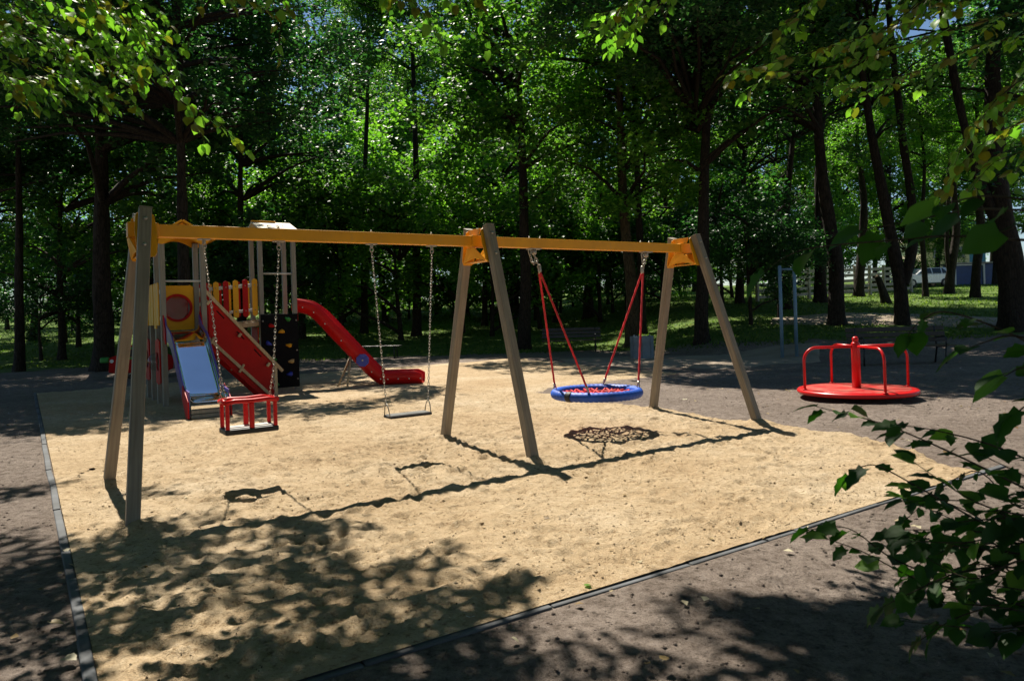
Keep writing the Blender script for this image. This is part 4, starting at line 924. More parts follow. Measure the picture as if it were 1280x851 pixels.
def limbs(centers, trunk_pts, rng, mb, r0=0.09, step=3):
    for c in centers[::step]:
        c = Vector(c); best = min(trunk_pts, key=lambda q: (Vector(q)-c).length+max(0, q[2]-c.z+0.6)*2.0)
        a = Vector(best); mid = a.lerp(c, 0.55)+Vector((rng.normal(0, .25), rng.normal(0, .25), 0.35*rng.random()+0.1)); L = (c-a).length
        k = r0*min(1.0, 0.35+L/5); mb.tube([a, a.lerp(mid, 0.5)+Vector((0, 0, 0.08)), mid, c], [k, k*0.75, k*0.5, k*0.2], 5, caps=False)
def make_crown(seed, nb, per, rx, rz, leaf, mat, rmin=0.6, rmax=1.15):
    rng = np.random.default_rng(seed); C = crown_centers(rng, nb, rx, rz, 9); R = rng.uniform(rmin, rmax, len(C))
    V, F = leaf_quads(bough_points(C, R, per, rng), leaf, rng); me = np_mesh('crown', V, F, mat)
    mb = MB(); limbs(C, [(0, 0, z) for z in np.linspace(-rz*1.05, rz*0.5, 8)], rng, mb); lm = mb.mesh('branches'); lm.materials.append(M['bark'])
    return me, lm
CROWNS = [make_crown(1, 125, 185, 4.3, 5.2, 0.150, M['leaf_a']), make_crown(2, 130, 185, 4.6, 5.6, 0.150, M['leaf_b']), make_crown(3, 115, 185, 4.0, 4.8, 0.150, M['leaf_c']), make_crown(4, 120, 185, 4.4, 6.0, 0.150, M['leaf_a'])]
YOUNG = [make_crown(11, 62, 230, 2.6, 2.9, 0.135, M['leaf_a'], 0.5, 0.95), make_crown(12, 62, 230, 2.8, 2.6, 0.135, M['leaf_b'], 0.5, 0.95), make_crown(13, 60, 230, 2.4, 3.0, 0.135, M['leaf_c'], 0.5, 0.95)]

def trunk_mesh(pts, rad, rng, n=14):
    # pts world relative to base; returns bark tube with flare and knobbly relief
    P = [Vector(p) for p in pts]; out = []; rs = []
    for i in range(len(P)-1):
        k = max(2, int((P[i+1]-P[i]).length/0.45))
        for j in range(k): out.append(P[i].lerp(P[i+1], j/k)); rs.append(rad[i]+(rad[i+1]-rad[i])*j/k)
    out.append(P[-1]); rs.append(rad[-1])
    sm = out[:]
    for _ in range(2): sm = [sm[0]]+[(sm[i-1]+sm[i]*2+sm[i+1])/4 for i in range(1, len(sm)-1)]+[sm[-1]]
    mb = MB(); mb.tube(sm, rs, n, caps=False); v = mb.v
    for i in range(len(v)):
        ring = i//n; k = i % n; h = (v[i][2]); c = sm[ring]; f = 1+0.10*math.sin(3*2*PI*k/n+h*1.3)+0.06*math.sin(5*2*PI*k/n-h*2.1)+rng.normal(0, 0.025)
        fl = 0.55*math.exp(-max(0, h)/0.28)*(0.6+0.4*math.cos(5*2*PI*k/n)) if ring < 6 else 0
        d = Vector(v[i])-c; v[i] = tuple(c+d*(f+fl))
    return mb
TRNG = np.random.default_rng(77)
COPIES = []
def label_copies():
    marks = [(-1e9, 'left of the massive dark trunk'), (115, 'behind the ride-on car'), (190, 'behind the steel slide'), (265, 'behind the slatted bridge'), (330, 'behind the climbing board'), (385, 'above the red slide'), (455, 'behind the flat swing'), (560, 'behind the middle posts'), (650, 'right of the stout dark tree'), (700, 'behind the nest swing'), (800, 'behind the right-hand posts'), (900, 'left of the blue-grey frame'), (975, 'behind the blue-grey frame'), (1050, 'behind the merry-go-round'), (1130, 'behind the silver car'), (1200, 'around the navy kiosk')]
    bins = {}
    for o, kind in COPIES:
        u, _ = proj(o.location.x, o.location.y, o.location.z+2); m = [t for a, t in marks if u >= a][-1]; bins.setdefault((kind, m), []).append((o.location.y, o))
    words = ['nearest', 'second nearest', 'third nearest', 'fourth nearest', 'fifth nearest', 'sixth nearest', 'seventh nearest', 'eighth nearest']
    for (kind, m), L in bins.items():
        L.sort(key=lambda q: q[0])
        for i, (_, o) in enumerate(L): o['label'] = ((words[i]+' ') if len(L) > 1 else '')+kind+' '+m
def gpoly(px): return [tuple(gnd(u, v)[:2]) for u, v in px]
SHADES = {'left': (gpoly([(-150, 548), (60, 546), (200, 546), (310, 545), (420, 522), (545, 500), (560, 486), (470, 478), (400, 468), (150, 472), (-150, 480)]), (-18, -1, 12, 27), 260, (7.5, 14)),
          'right': (gpoly([(830, 480), (900, 484), (1000, 488), (1150, 495), (1400, 505), (1400, 462), (1000, 458), (900, 468), (830, 473)]), (-4, 16, 14, 32), 230, (8.5, 16))}
def shade_crown(root, base, key):  # crown shaped to shade a ground patch, with gaps left for light
    poly, (x0, x1, y0, y1), nb, (z0, z1) = SHADES[key]; rng = np.random.default_rng(41 if key == 'left' else 42); C = []; tries = 0
    g0 = Vector((-5.2, 12.35, 0.8)); gd = Vector((-0.20, 0.30, 0.93)).normalized()
    while len(C) < nb and tries < 80000:
        tries += 1; x, y, z = rng.uniform(x0, x1), rng.uniform(y0, y1), rng.uniform(z0, z1)
        if not in_poly(np.array([x+SUN_X*z]), np.array([y+SUN_Y*z]), poly)[0]: continue
        if math.hypot(x-base.x, y-base.y) > 9.0: continue
        w = Vector((x, y, z))-g0
        if key == 'left' and (w-gd*w.dot(gd)).length < 2.0: continue
        w = Vector((x, y, z))-Vector((-4.75, 16.05, 3.55)); sd = Vector((-SUN_X, -SUN_Y, 1)).normalized()
        if key == 'left' and (w-sd*w.dot(sd)).length < 1.5: continue
        C.append((x-base.x, y-base.y, z-base.z))
    C = np.array(C); R = rng.uniform(0.6, 1.0, len(C)); P = bough_points(C, R, 200, rng, 0.18)
    k = in_poly(P[:, 0]+base.x+SUN_X*(P[:, 2]+base.z), P[:, 1]+base.y+SUN_Y*(P[:, 2]+base.z), poly) | (rng.random(len(P)) < 0.12)
    V, F = leaf_quads(P[k], 0.13, rng, 0.5); o = link('crown', np_mesh('crown', V, F, M['leaf_b']), root); o['kind'] = 'stuff'
    mb = MB(); limbs(C, [(0, 0, z) for z in np.linspace(4.5, 11, 7)], rng, mb, 0.10, 3); mb.build('branches', M['bark'], root)
def tree(name, base, path, width, label, crown=0, cz=9.0, cs=1.0, group='tall trees around the playground', mat='bark', top=None, rot=None, extra=None, cdx=0, cdy=0, sz=1.0, shade=None):
    # base: world point; path: list of pixels along the trunk (same depth); width: diameter in metres
    r = empty(name, base, 0.0, label, 'tree', group)
    Y = base.y; pts = [Vector((0, 0, -0.15))]
    for u, v in path: p = at(u, v, Y)-base; pts.append(p)
    last = pts[-1]; tz_ = cz+2.0
    if last.z < tz_: pts.append(Vector((last.x+TRNG.normal(0, .3), last.y+TRNG.normal(0, .3), (last.z+tz_)/2))); pts.append(Vector((last.x+cdx*0.6, last.y+cdy*0.6, tz_)))
    H = pts[-1].z; rad = [width/2*max(0.14, 1-0.86*max(0, p.z)/H*0.9) for p in pts]
    trunk_mesh(pts, rad, TRNG).build('trunk', M[mat], r)
    if extra:
        for ex, w in extra:
            p2 = [at(u, v, Y)-base for u, v in ex]; p2.append(p2[-1]+(p2[-1]-p2[-2]).normalized()*4+Vector((0, 0, 2.5)))
            trunk_mesh(p2, [w/2*(1-0.5*i/(len(p2)-1)) for i in range(len(p2))], TRNG, 10).build('stem', M[mat], r)
    if shade: shade_crown(r, base, shade)
    if crown is not None:
        cm, lm = CROWNS[crown]; c = Vector((pts[-1].x*0.8+cdx, pts[-1].y*0.8+cdy, cz)); a = rot if rot is not None else TRNG.random()*6.28
        o = link('crown', cm, r); o['kind'] = 'stuff'; b = link('branches', lm, r)
        for q in (o, b): q.location = c; q.rotation_euler = (0, 0, a); q.scale = (cs, cs, cs*sz)
    return r
def young(x, y, s, label, kind=None, zc=None, group='leafy young trees in the thicket', bush=False):
    k = kind if kind is not None else int(TRNG.integers(3)); cm, lm = YOUNG[k]; z = tz(x, y)
    r = empty('bush' if bush else 'young_tree', (x, y, z), 0, label, 'bush' if bush else 'tree', group); zc = zc or 3.0*s
    trunk_mesh([Vector((0, 0, -0.1)), Vector((TRNG.normal(0, .15), TRNG.normal(0, .15), zc*0.6)), Vector((TRNG.normal(0, .3), TRNG.normal(0, .3), zc+1.2*s))], [0.09*s, 0.06*s, 0.02], TRNG, 8).build('trunk', M['bark'], r)
    COPIES.append((r, {0: 'mid-green', 1: 'deep green', 2: 'fresh green'}[k]+(' low bush in the wood' if bush else ' leafy young tree in the thicket')))
    a = TRNG.random()*6.28
    o = link('crown', cm, r); o['kind'] = 'stuff'; b = link('branches', lm, r)
    for q in (o, b): q.location = (0, 0, zc); q.rotation_euler = (0, 0, a); q.scale = (s, s, s)
    return r

# ------------------------------------------------------------------ the trees
def V3(x, y): return Vector((x, y, tz(x, y)))
def pb(u, Y): r = ray(u, 400); return V3(r[0]*Y, Y)      # on the ground at depth Y below pixel column u
tree('broadleaf_tree', pb(127, 24.5), [(127, 300), (126, 100)], 0.66, 'massive dark trunk left of the swing frame behind the ride-on car', 1, 10.5, 1.45)
tree('broadleaf_tree', pb(22, 25.5), [(24, 300), (22, 120)], 0.34, 'slim dark tree nearest the left edge of the picture', 1, 9.0, 1.1, cdx=-2)
tree('broadleaf_tree', pb(232, 20.8), [(228, 300), (226, 100)], 0.40, 'tree rising straight behind the steel slide tower', None, 9.0, shade='left')
tree('broadleaf_tree', pb(76, 31), [(74, 300), (80, 150)], 0.30, 'slender tree between the left edge and the massive dark trunk', 0, 8.5, 1.1)
tree('broadleaf_tree', hit(521, 419), [(521, 300), (520, 200), (516, 60)], 0.46, 'straight dark tree seen between the flat swing chains', 0, 17.0, 0.8)
tree('broadleaf_tree', hit(655, 437), [(657, 340), (653, 200), (648, 80), (646, 0)], 0.52, 'stout dark tree standing just right of the middle posts', 3, 12.0, 1.3)
tree('broadleaf_tree', hit(606, 407), [(606, 330), (602, 200)], 0.34, 'thin dark tree framed by the middle pair of posts', 2, 15.0, 0.75)
tree('broadleaf_tree', hit(736, 397), [(735, 330), (738, 250)], 0.60, 'dark tree behind the bench seen through the nest swing ropes', 0, 16.0, 0.8)
tree('broadleaf_tree', hit(790, 433), [(791, 380), (782, 290), (776, 200), (774, 60)], 0.50, 'brown-barked tree with curved trunk right behind the litter bin', 2, 11.5, 1.2, mat='bark_brown')
tree('broadleaf_tree', hit(803, 417), [(800, 300), (794, 150), (800, 50)], 0.36, 'thin tree close beside the curved brown trunk', 3, 11.0, 1.0)
tree('broadleaf_tree', hit(877, 429), [(879, 300), (881, 200), (884, 130), (873, 50), (868, -10)], 0.48, 'forked tree rising behind the right-hand swing posts', 0, 12.5, 1.2, shade='right', extra=[([(883, 150), (893, 110), (905, 40), (908, -10)], 0.32)])
tree('broadleaf_tree', hit(1046, 406), [(1046, 330), (1040, 300), (1030, 240), (1022, 150)], 0.56, 'thick dark tree with a knobbly bend behind the merry-go-round', 1, 11.0, 1.2)
tree('broadleaf_tree', hit(1026, 379), [(1026, 320), (1024, 220)], 0.62, 'tree half hidden behind the knobbly thick trunk', 1, 13.0, 0.75)
tree('broadleaf_tree', hit(1128, 406), [(1127, 358), (1112, 290), (1098, 210), (1086, 150)], 0.46, 'twin-stemmed tree in front of the silver car', 3, 11.5, 1.0, extra=[([(1130, 355), (1143, 310), (1140, 250), (1128, 170), (1118, 90)], 0.36)])
tree('broadleaf_tree', hit(1073, 371), [(1076, 330), (1081, 250)], 0.56, 'leaning tree before the rail fence', 2, 11.0, 0.7)
tree('broadleaf_tree', hit(1186, 367), [(1189, 335), (1196, 290), (1192, 230)], 0.52, 'curved tree just right of the silver car', 0, 11.0, 0.75, extra=[([(1187, 348), (1183, 310), (1185, 250)], 0.28)])
tree('broadleaf_tree', hit(1219, 372), [(1220, 340), (1226, 290), (1222, 230)], 0.46, 'slim tree in front of the navy kiosk', 2, 11.0, 0.7)
tree('broadleaf_tree', hit(1157, 371), [(1155, 330), (1152, 290), (1156, 200)], 0.30, 'thin tree crossing in front of the silver car', 2, 10.0, 0.6)
tree('broadleaf_tree', hit(1268, 412), [(1264, 340), (1252, 270), (1243, 200)], 0.88, 'huge leaning trunk at the right edge of the picture', 1, 11.0, 1.3, extra=[([(1252, 285), (1232, 250), (1218, 205), (1205, 160)], 0.40)], cdx=2)
tree('broadleaf_tree', pb(377, 38), [(378, 250), (374, 100), (376, 20)], 0.36, 'tree with a bare upper trunk above the right-hand tower', None, 9.0, 1.0)
tree('broadleaf_tree', pb(300, 33), [(300, 250), (303, 100)], 0.40, 'tree behind the slatted bridge', 1, 11.0, 1.25)
tree('broadleaf_tree', pb(455, 40), [(455, 250), (460, 100)], 0.40, 'tree above the upper end of the red slide', 0, 17.0, 0.8)
for i, (u, Y, w, cr, cs) in enumerate(((-60, 30, .5, 1, 1.3), (175, 36, .5, 0, 1.3), (40, 42, .4, 0, 1.2), (250, 52, .4, 2, 1.4), (400, 60, .5, 2, 1.7), (520, 63, .5, 0, 1.7), (640, 61, .5, 2, 1.7), (580, 70, .5, 2, 1.8), (460, 72, .5, 0, 1.8), (700, 72, .5, 2, 1.8), (830, 46, .45, 3, 1.2), (925, 38, .45, 1, 1.1), (965, 56, .45, 0, 1.2), (984, 33, .42, 1, .85), (1010, 62, .4, 2, 1.1), (1110, 64, .4, 2, 1.1), (1245, 58, .4, 0, 1.2), (1330, 34, .5, 1, 1.2), (1045, 68, .5, 2, 1.7), (1095, 74, .5, 0, 1.8), (1172, 70, .5, 2, 1.7), (1240, 74, .5, 0, 1.8), (940, 70, .5, 2, 1.7), (870, 66, .5, 2, 1.6), (1300, 66, .5, 0, 1.7), (760, 68, .4, 2, 1.3), (330, 62, .4, 0, 1.3))):
    COPIES.append((tree('broadleaf_tree', pb(u, Y), [(u+TRNG.normal(0, 4), 280), (u+TRNG.normal(0, 8), 150)], w, 'tall tree standing back in the dark wood', cr, (9.5+1.5*TRNG.random())*max(1.0, cs*0.8), cs, group='trees deep in the wood'), 'tall tree deep in the wood'))
for x, y, s, k in ((-27, 33, 1.2, 1), (-22, 37, 1.3, 0), (-17.5, 35, 1.2, 1), (-13.5, 37, 1.3, 0), (-10.6, 33.5, 1.0, 1), (-8.4, 36, 1.5, 0), (-5.4, 35.5, 1.35, 2), (-6.8, 52, 2.0, 0), (-2.6, 38, 1.6, 0), (-0.6, 42, 1.9, 2), (-11.8, 51, 1.9, 2), (-3.6, 56, 2.1, 2), (2.6, 44, 1.9, 0), (-8.5, 49, 2.2, 2), (0.4, 52, 2.2, 2), (-15, 46, 1.5, 2), (-9.5, 48, 1.5, 2), (-3, 50, 1.6, 2), (1.5, 47, 1.1, 0), (5.8, 42, 1.1, 1), (7.4, 36, 1.0, 1), (9.8, 34, 1.1, 1), (8.9, 27.2, 0.80, 1), (10.6, 29, 0.9, 1), (11.4, 41, 1.2, 0), (14.2, 47, 1.2, 2), (-33, 42, 1.5, 1), (-1.0, 35.5, 1.2, 2), (1.5, 39, 1.3, 0), (4.6, 38, 1.2, 2), (6.5, 41, 1.5, 0), (12.4, 38, 1.3, 1), (-13, 40, 1.6, 2), (-16, 39, 1.5, 0), (-9.8, 39, 1.5, 2), (-20, 31, 0.75, 1), (-24.5, 40, 1.2, 0), (-30, 50, 1.6, 1), (-26, 56, 1.6, 0), (-17.5, 42, 1.1, 0), (-11.5, 40, 1.1, 0), (-38, 55, 1.7, 1), (6.6, 50, 1.3, 0), (10, 52, 1.4, 2), (-13, 55, 1.6, 0), (-6, 58, 1.7, 2), (1, 60, 1.6, 2), (3.4, 52, 1.2, 2), (-20, 52, 1.6, 0)):
    young(x, y, s, 'leafy young tree in the thicket behind the playground', k, zc=3.35*s)
for x, y, s, k in ((-26, 46, 0.9, 1), (-19, 44, 0.8, 0), (-14.5, 50, 0.9, 2), (-10.5, 45, 0.8, 0), (-7.5, 53, 1.0, 2), (-4.4, 55, 0.9, 0), (-1.5, 48, 0.7, 2), (1.8, 56, 1.0, 0), (4.8, 57, 0.9, 2), (7.5, 46, 0.8, 1), (9.4, 58, 1.0, 0), (12.5, 54, 0.9, 2), (15.5, 58, 1.0, 0), (-33, 58, 1.2, 0), (-22, 60, 1.2, 2)):
    young(x, y, s, 'low bush', k, zc=1.7*s, group='low bushes in the wood', bush=True)
for x, y, s, k in ((20.5, 53, 0.9, 2), (24, 55, 1.0, 2), (29, 60, 1.1, 2), (33.5, 62, 1.2, 2), (38, 63, 1.2, 0)):
    young(x, y, s, 'small fresh green tree along the park edge', k, group='small trees along the park edge')

for i, (x, y, c, cs, lab) in enumerate(((-4.5, -5.0, 1, 1.5, 'unseen tree added behind the camera to the left to block skylight'), (3.5, -5.5, 0, 1.5, 'unseen tree added behind the camera to the right to block skylight'), (11.5, 1.5, 1, 1.35, 'unseen tree added beyond the right edge of the foreground to block skylight'), (-13.0, 4.5, 1, 1.4, 'unseen tree added beyond the left edge of the foreground to block skylight'), (-0.5, -12.0, 0, 1.6, 'unseen tree added far behind the camera to block skylight'), (-17.5, 12.5, 1, 1.4, 'unseen tree added beyond the left edge beside the sandpit to block skylight'), (16.5, 9.5, 3, 1.35, 'unseen tree added beyond the right edge beside the merry-go-round to block skylight'))):  # trees added out of view to block sky light and deepen the shade
    r = empty('broadleaf_tree', V3(x, y), 0, lab, 'tree', 'unseen trees added to block skylight'); cm, lm = CROWNS[c]
    trunk_mesh([Vector((0, 0, -0.2)), Vector((0.1, 0, 4)), Vector((0.2, 0.1, 11))], [0.3, 0.25, 0.08], TRNG).build('trunk', M['bark'], r); a = TRNG.random()*6.28
    o = link('crown', cm, r); o['kind'] = 'stuff'; b = link('branches', lm, r)
    for q in (o, b): q.location = (0, 0, 9.8); q.rotation_euler = (0, 0, a); q.scale = (cs, cs, cs*0.8)
label_copies()
def build_stump():
    b = hit(1109, 380); r = empty('dead_stump', b, 0, 'leaning bare tree stump in the grass before the fence', 'stump', None)
    p = at(1097, 347, b.y)-b; mb = trunk_mesh([Vector((0, 0, -0.1)), p*0.5, p], [0.21, 0.17, 0.14], TRNG, 12); o = mb.build('trunk', M['bark'], r)
    MB().lathe([(0.13, -0.02), (0.10, 0.05), (0.05, 0.14), (0, 0.10)], 12).build('broken_top', M['bark_brown'], r).location = p
build_stump()

def build_far_wood():
    rng = np.random.default_rng(5); n = 640; x = rng.uniform(-75, 80, n); y = rng.uniform(66, 88, n); gz = terrain(x, y); z = gz+0.6+16*rng.random(n)**1.5
    keep = ~((x > 36) & (x < 62) & (z-gz < 6.5) & (y < 84))
    C = np.stack([x, y, z], 1)[keep]; R = rng.uniform(1.4, 2.6, len(C)); P = bough_points(C, R, 38, rng, 0.35); V, F = leaf_quads(P, 0.34, rng, 0.8)
    o = link('far_woodland', np_mesh('far_woodland', V, F, M['leaf_a'])); tag(o, 'far green woodland closing the view behind the trees', 'woodland', kind='stuff')
build_far_wood()

# ------------------------------------------------------------------ near leaves
def leaf_mesh(name, mat, seed, lobed=False):
    rr = random.Random(seed); st = [0.0, 0.06, 0.18, 0.34, 0.52, 0.70, 0.85, 0.95, 1.0]; wd = [0.02, 0.30, 0.43, 0.46, 0.40, 0.29, 0.15, 0.05, 0.0]
    if lobed: wd = [0.02, 0.34, 0.30, 0.52, 0.34, 0.40, 0.17, 0.09, 0.0]
    wd = [w_*(0.74 if lobed else 0.92) for w_ in wd]
    V = []; F = []; cl = rr.uniform(0.10, 0.30); fo = rr.uniform(0.15, 0.45); tw = rr.uniform(-.25, .25)
    for i, (t, w) in enumerate(zip(st, wd)):
        w *= rr.uniform(0.9, 1.1); z = -cl*t*t; bx = tw*t*t*0.4; back = -0.10 if i == 1 else 0.0
        for k in (-1, -0.5, 0, 0.5, 1): V.append((bx+k*w, t+(back if abs(k) == 1 else 0)+0.02*rr.uniform(-1, 1)*(abs(k) == 1), z+abs(k)*w*fo*(0.8 if abs(k) < 1 else 0.75)+rr.uniform(-.015, .015)))
    for i in range(len(st)-1):
        for k in range(4): a = i*5+k; F.append((a, a+1, a+6, a+5))
    n = len(V); V += [(-0.012, 0.03, 0), (0.012, 0.03, 0), (0.008, -0.32, 0.02), (-0.008, -0.32, 0.02)]; F.append((n, n+1, n+2, n+3))
    me = bpy.data.meshes.new(name); me.from_pydata(V, [], F); me.polygons.foreach_set('use_smooth', [True]*len(F)); me.materials.append(mat); return me
def branch_leaves(root, pts, mats_leaf, size, spacing, rng, r0=0.006, sag=0.0, store=None, spread=1.0, up=0.55):
    P = [Vector(p) for p in pts]; L = [0]
    out = []
    for i in range(len(P)-1):
        a, b = P[i], P[i+1]; p0 = P[max(i-1, 0)]; p3 = P[min(i+2, len(P)-1)]
        for k in range(6):
            t = k/6; out.append(0.5*((2*a)+(b-p0)*t+(2*p0-5*a+4*b-p3)*t*t+(3*a-p0-3*b+p3)*t**3))
    out.append(P[-1]); n = len(out)
    MB().tube(out, [r0*(1-0.75*i/(n-1)) for i in range(n)], 5).build('twig', M['twig'], root)
    acc = 0.0; nxt = spacing*rng.random(); side = 1
    for i in range(n-1):
        d = out[i+1]-out[i]; L = d.length; t = d.normalized()
        while nxt < acc+L:
            p = out[i]+t*(nxt-acc); lat = t.cross(Vector((0, 0, 1))).normalized()*side
            dr = (t*(0.55+0.3*rng.random())+lat*(0.8*spread)+Vector((rng.normal(0, .25), rng.normal(0, .25), rng.normal(-0.30, .25)))).normalized()
            s = size*(0.55+0.65*rng.random()); store.append((p+dr*0.28*s, dr, s, up)); side *= -1; nxt += spacing*(0.6+0.8*rng.random())
        acc += L
    store.append((out[-1], (out[-1]-out[-2]).normalized()+Vector((0, 0, -0.25)), size, up))
def place_leaves(root, store, meshes, rng, limit=300):
    def area(s):
        p = s[0]; u, v = proj(p.x, max(p.y, 0.1), p.z); inside = -30 < u < 1310 and -30 < v < 880
        return (1 if inside else 0, s[2]/max(p.y, 0.1))
    store = sorted(store, key=area, reverse=True); rest = []
    org = root.location
    for i, (p, d, s, up) in enumerate(store):
        d = d.normalized(); nrm = Vector((rng.normal(0, 0.45), rng.normal(0, 0.45), up+0.5)); nrm = (nrm-d*nrm.dot(d)).normalized(); x = d.cross(nrm)
        mt = Matrix.Translation(p-org) @ Matrix((x, d, nrm)).transposed().to_4x4() @ Matrix.Diagonal((s, s, s, 1)); me = meshes[int(rng.integers(len(meshes)))]
        if i < limit:
            o = bpy.data.objects.new('leaf', me); COL.objects.link(o); o.parent = root; o.matrix_local = mt
        else: rest.append((mt, me))
    if rest:
        V = []; F = []
        for mt, me in rest:
            n = len(V); V += [tuple(mt @ v.co) for v in me.vertices]; F += [tuple(i+n for i in p.vertices) for p in me.polygons]
        me = bpy.data.meshes.new('foliage'); me.from_pydata(V, [], F); me.materials.append(meshes[0].materials[0]); o = link('foliage', me, root); o['kind'] = 'stuff'

SHADE = [(-14, 10.5), (-6.6, 8.6), (-4.8, 7.3), (-3.6, 6.9), (-2.6, 6.3), (-1.9, 5.5), (-1.0, 5.3), (-0.35, 4.65), (0.1, 4.05), (0.05, 3.65), (0.7, 3.85), (1.6, 3.75), (3.2, 3.9), (6, 3.4), (8, 2.5), (8, -7), (-14, -7)]
def overhead(name, base, label, xlo, xhi, nb, per, seed, lime, twigs, leaf=0.078, lim=300, zlo=4.6, zhi=8.6, trunk_top=8.0):
    rng = np.random.default_rng(seed); base = Vector(base); r = empty(name, base, 0, label, 'tree', 'trees arching over the camera')
    tp = [Vector((0, 0, -0.2)), Vector((0.1, 0.2, 2.5)), Vector((0.3, 0.5, 5.0)), Vector((0.4, 0.8, trunk_top)), Vector((0.5, 1.0, trunk_top+3))]
    trunk_mesh(tp, [0.32, 0.27, 0.22, 0.15, 0.05], rng, 14).build('trunk', M['bark'], r)
    C = []; tries = 0
    while len(C) < nb and tries < 60000:
        tries += 1; x = rng.uniform(xlo, xhi); y = rng.uniform(-3, 16); z = rng.uniform(zlo, zhi)
        sx, sy = x+SUN_X*z, y+SUN_Y*z
        if not in_poly(np.array([sx]), np.array([sy]), SHADE)[0]: continue
        if math.hypot(sx+1, sy-2.5) > 9.5: continue
        ok = True
        for dx in (-0.9, 0.9):
            for dy in (-0.9, 0, 0.9):
                if y+dy > 0.2:
                    u, v = proj(x+dx, y+dy, z-0.6)
                    if -40 < u < 1320 and v > -30: ok = False
        if ok: C.append((x-base.x, y-base.y, z))
    C = np.array(C); R = rng.uniform(0.30, 0.62, len(C)); P = bough_points(C, R, per, rng, 0.16)
    sx = P[:, 0]+base.x+SUN_X*P[:, 2]; sy = P[:, 1]+base.y+SUN_Y*P[:, 2]
    keep = in_poly(sx, sy, SHADE) | (rng.random(len(sx)) < 0.03)
    V, F = leaf_quads(P[keep], 0.105, rng, 0.5); o = link('crown', np_mesh('crown', V, F, M['leaf_a']), r); o['kind'] = 'stuff'
    mb = MB(); limbs(C[::4], [tuple(Vector((0.1, 0.2, 2.5)).lerp(Vector((0.5, 1.0, trunk_top+3)), t)) for t in np.linspace(0.2, 1, 8)], rng, mb, 0.10, 2); mb.build('branches', M['bark'], r)
    store = []
    for px, Y, sz, sp in twigs:
        pts = [at(u, v, Y+0.12*i+rng.normal(0, .05))-base for i, (u, v) in enumerate(px)]
        branch_leaves(r, pts, None, sz, sp, rng, 0.006, store=store)
        for k in range(1, len(pts)):               # side shoots
            for _ in range(2):
                a = pts[k-1].lerp(pts[k], rng.random()); d = (pts[k]-pts[k-1]).normalized(); lat = d.cross(Vector((0, 0, 1)))*(1 if rng.random() < .5 else -1)
                L = rng.uniform(0.15, 0.34); branch_leaves(r, [a, a+(d*0.6+lat*0.7+Vector((0, 0, -0.15)))*L*0.6, a+(d*0.8+lat*0.9+Vector((0, 0, -0.5)))*L], None, sz, sp*0.9, rng, 0.003, store=store)
    store = [(s[0]+base, *s[1:]) for s in store]
    meshes = [leaf_mesh('leaf', lime if k % 3 else M['leaf_c'], seed*10+k) for k in range(4)]
    place_leaves(r, store, meshes, rng, lim)
    # boughs from the trunk out to the twig starts
    for px, Y, sz, sp in twigs[::2]:
        e = at(*px[0], Y)-base; s = Vector((0.25, 0.5, 4.8)); MB().tube([s, s.lerp(e, 0.4)+Vector((0, 0, 0.7)), s.lerp(e, 0.75)+Vector((0, 0, 0.45)), e], [0.06, 0.045, 0.025, 0.006], 7).build('bough', M['bark'], r)
    return r
TW1 = [([(-60, 0), (30, 25), (110, 60), (185, 95)], 5.2, .070, .045), ([(-60, 45), (30, 75), (90, 100), (140, 118)], 5.0, .070, .045), ([(-40, -40), (70, -12), (150, 15), (205, 45)], 5.4, .070, .045),
       ([(60, -60), (140, 5), (190, 75), (235, 128), (276, 160)], 4.7, .075, .055), ([(-60, -30), (20, 15), (80, 55), (120, 80)], 5.6, .070, .045), ([(90, -50), (120, 0), (165, 45), (190, 60)], 5.2, .070, .045), ([(-60, 70), (0, 90), (50, 110)], 4.8, .070, .055), ([(0, -50), (60, 0), (120, 30)], 5.0, .070, .045),
       ([(320, -50), (345, -8), (362, 14)], 4.6, .07, .09), ([(480, -60), (492, -25), (500, 2)], 4.4, .07, .09), ([(575, -60), (590, -22), (598, 0)], 4.4, .07, .09), ([(230, -50), (258, -14), (285, -4)], 4.8, .07, .08),
       ([(-60, 20), (40, 50), (120, 85), (160, 100)], 5.9, .07, .045), ([(-60, -10), (60, 20), (140, 50), (180, 70)], 6.2, .07, .045), ([(-60, 90), (10, 100), (60, 95)], 5.4, .07, .05), ([(20, -60), (90, -20), (160, -5), (200, 15)], 5.8, .07, .045), ([(-60, 30), (20, 45), (90, 90), (130, 110)], 6.4, .065, .04), ([(-60, 5), (30, 40), (100, 50), (170, 90)], 6.6, .065, .04), ([(-60, -20), (50, 5), (120, 40), (200, 85)], 6.3, .065, .04), ([(40, -60), (110, -10), (170, 30), (215, 70)], 6.0, .065, .04), ([(-60, 80), (20, 95), (80, 125)], 5.9, .065, .045), ([(120, -60), (160, -10), (185, 30)], 6.2, .065, .04)]
overhead('linden_tree', (-7.2, 2.2, 0), 'linden whose yellow-green leaves hang into the upper left corner', -13, -0.8, 860, 420, 21, M['leaf_lime'], TW1, 0.085, 300)
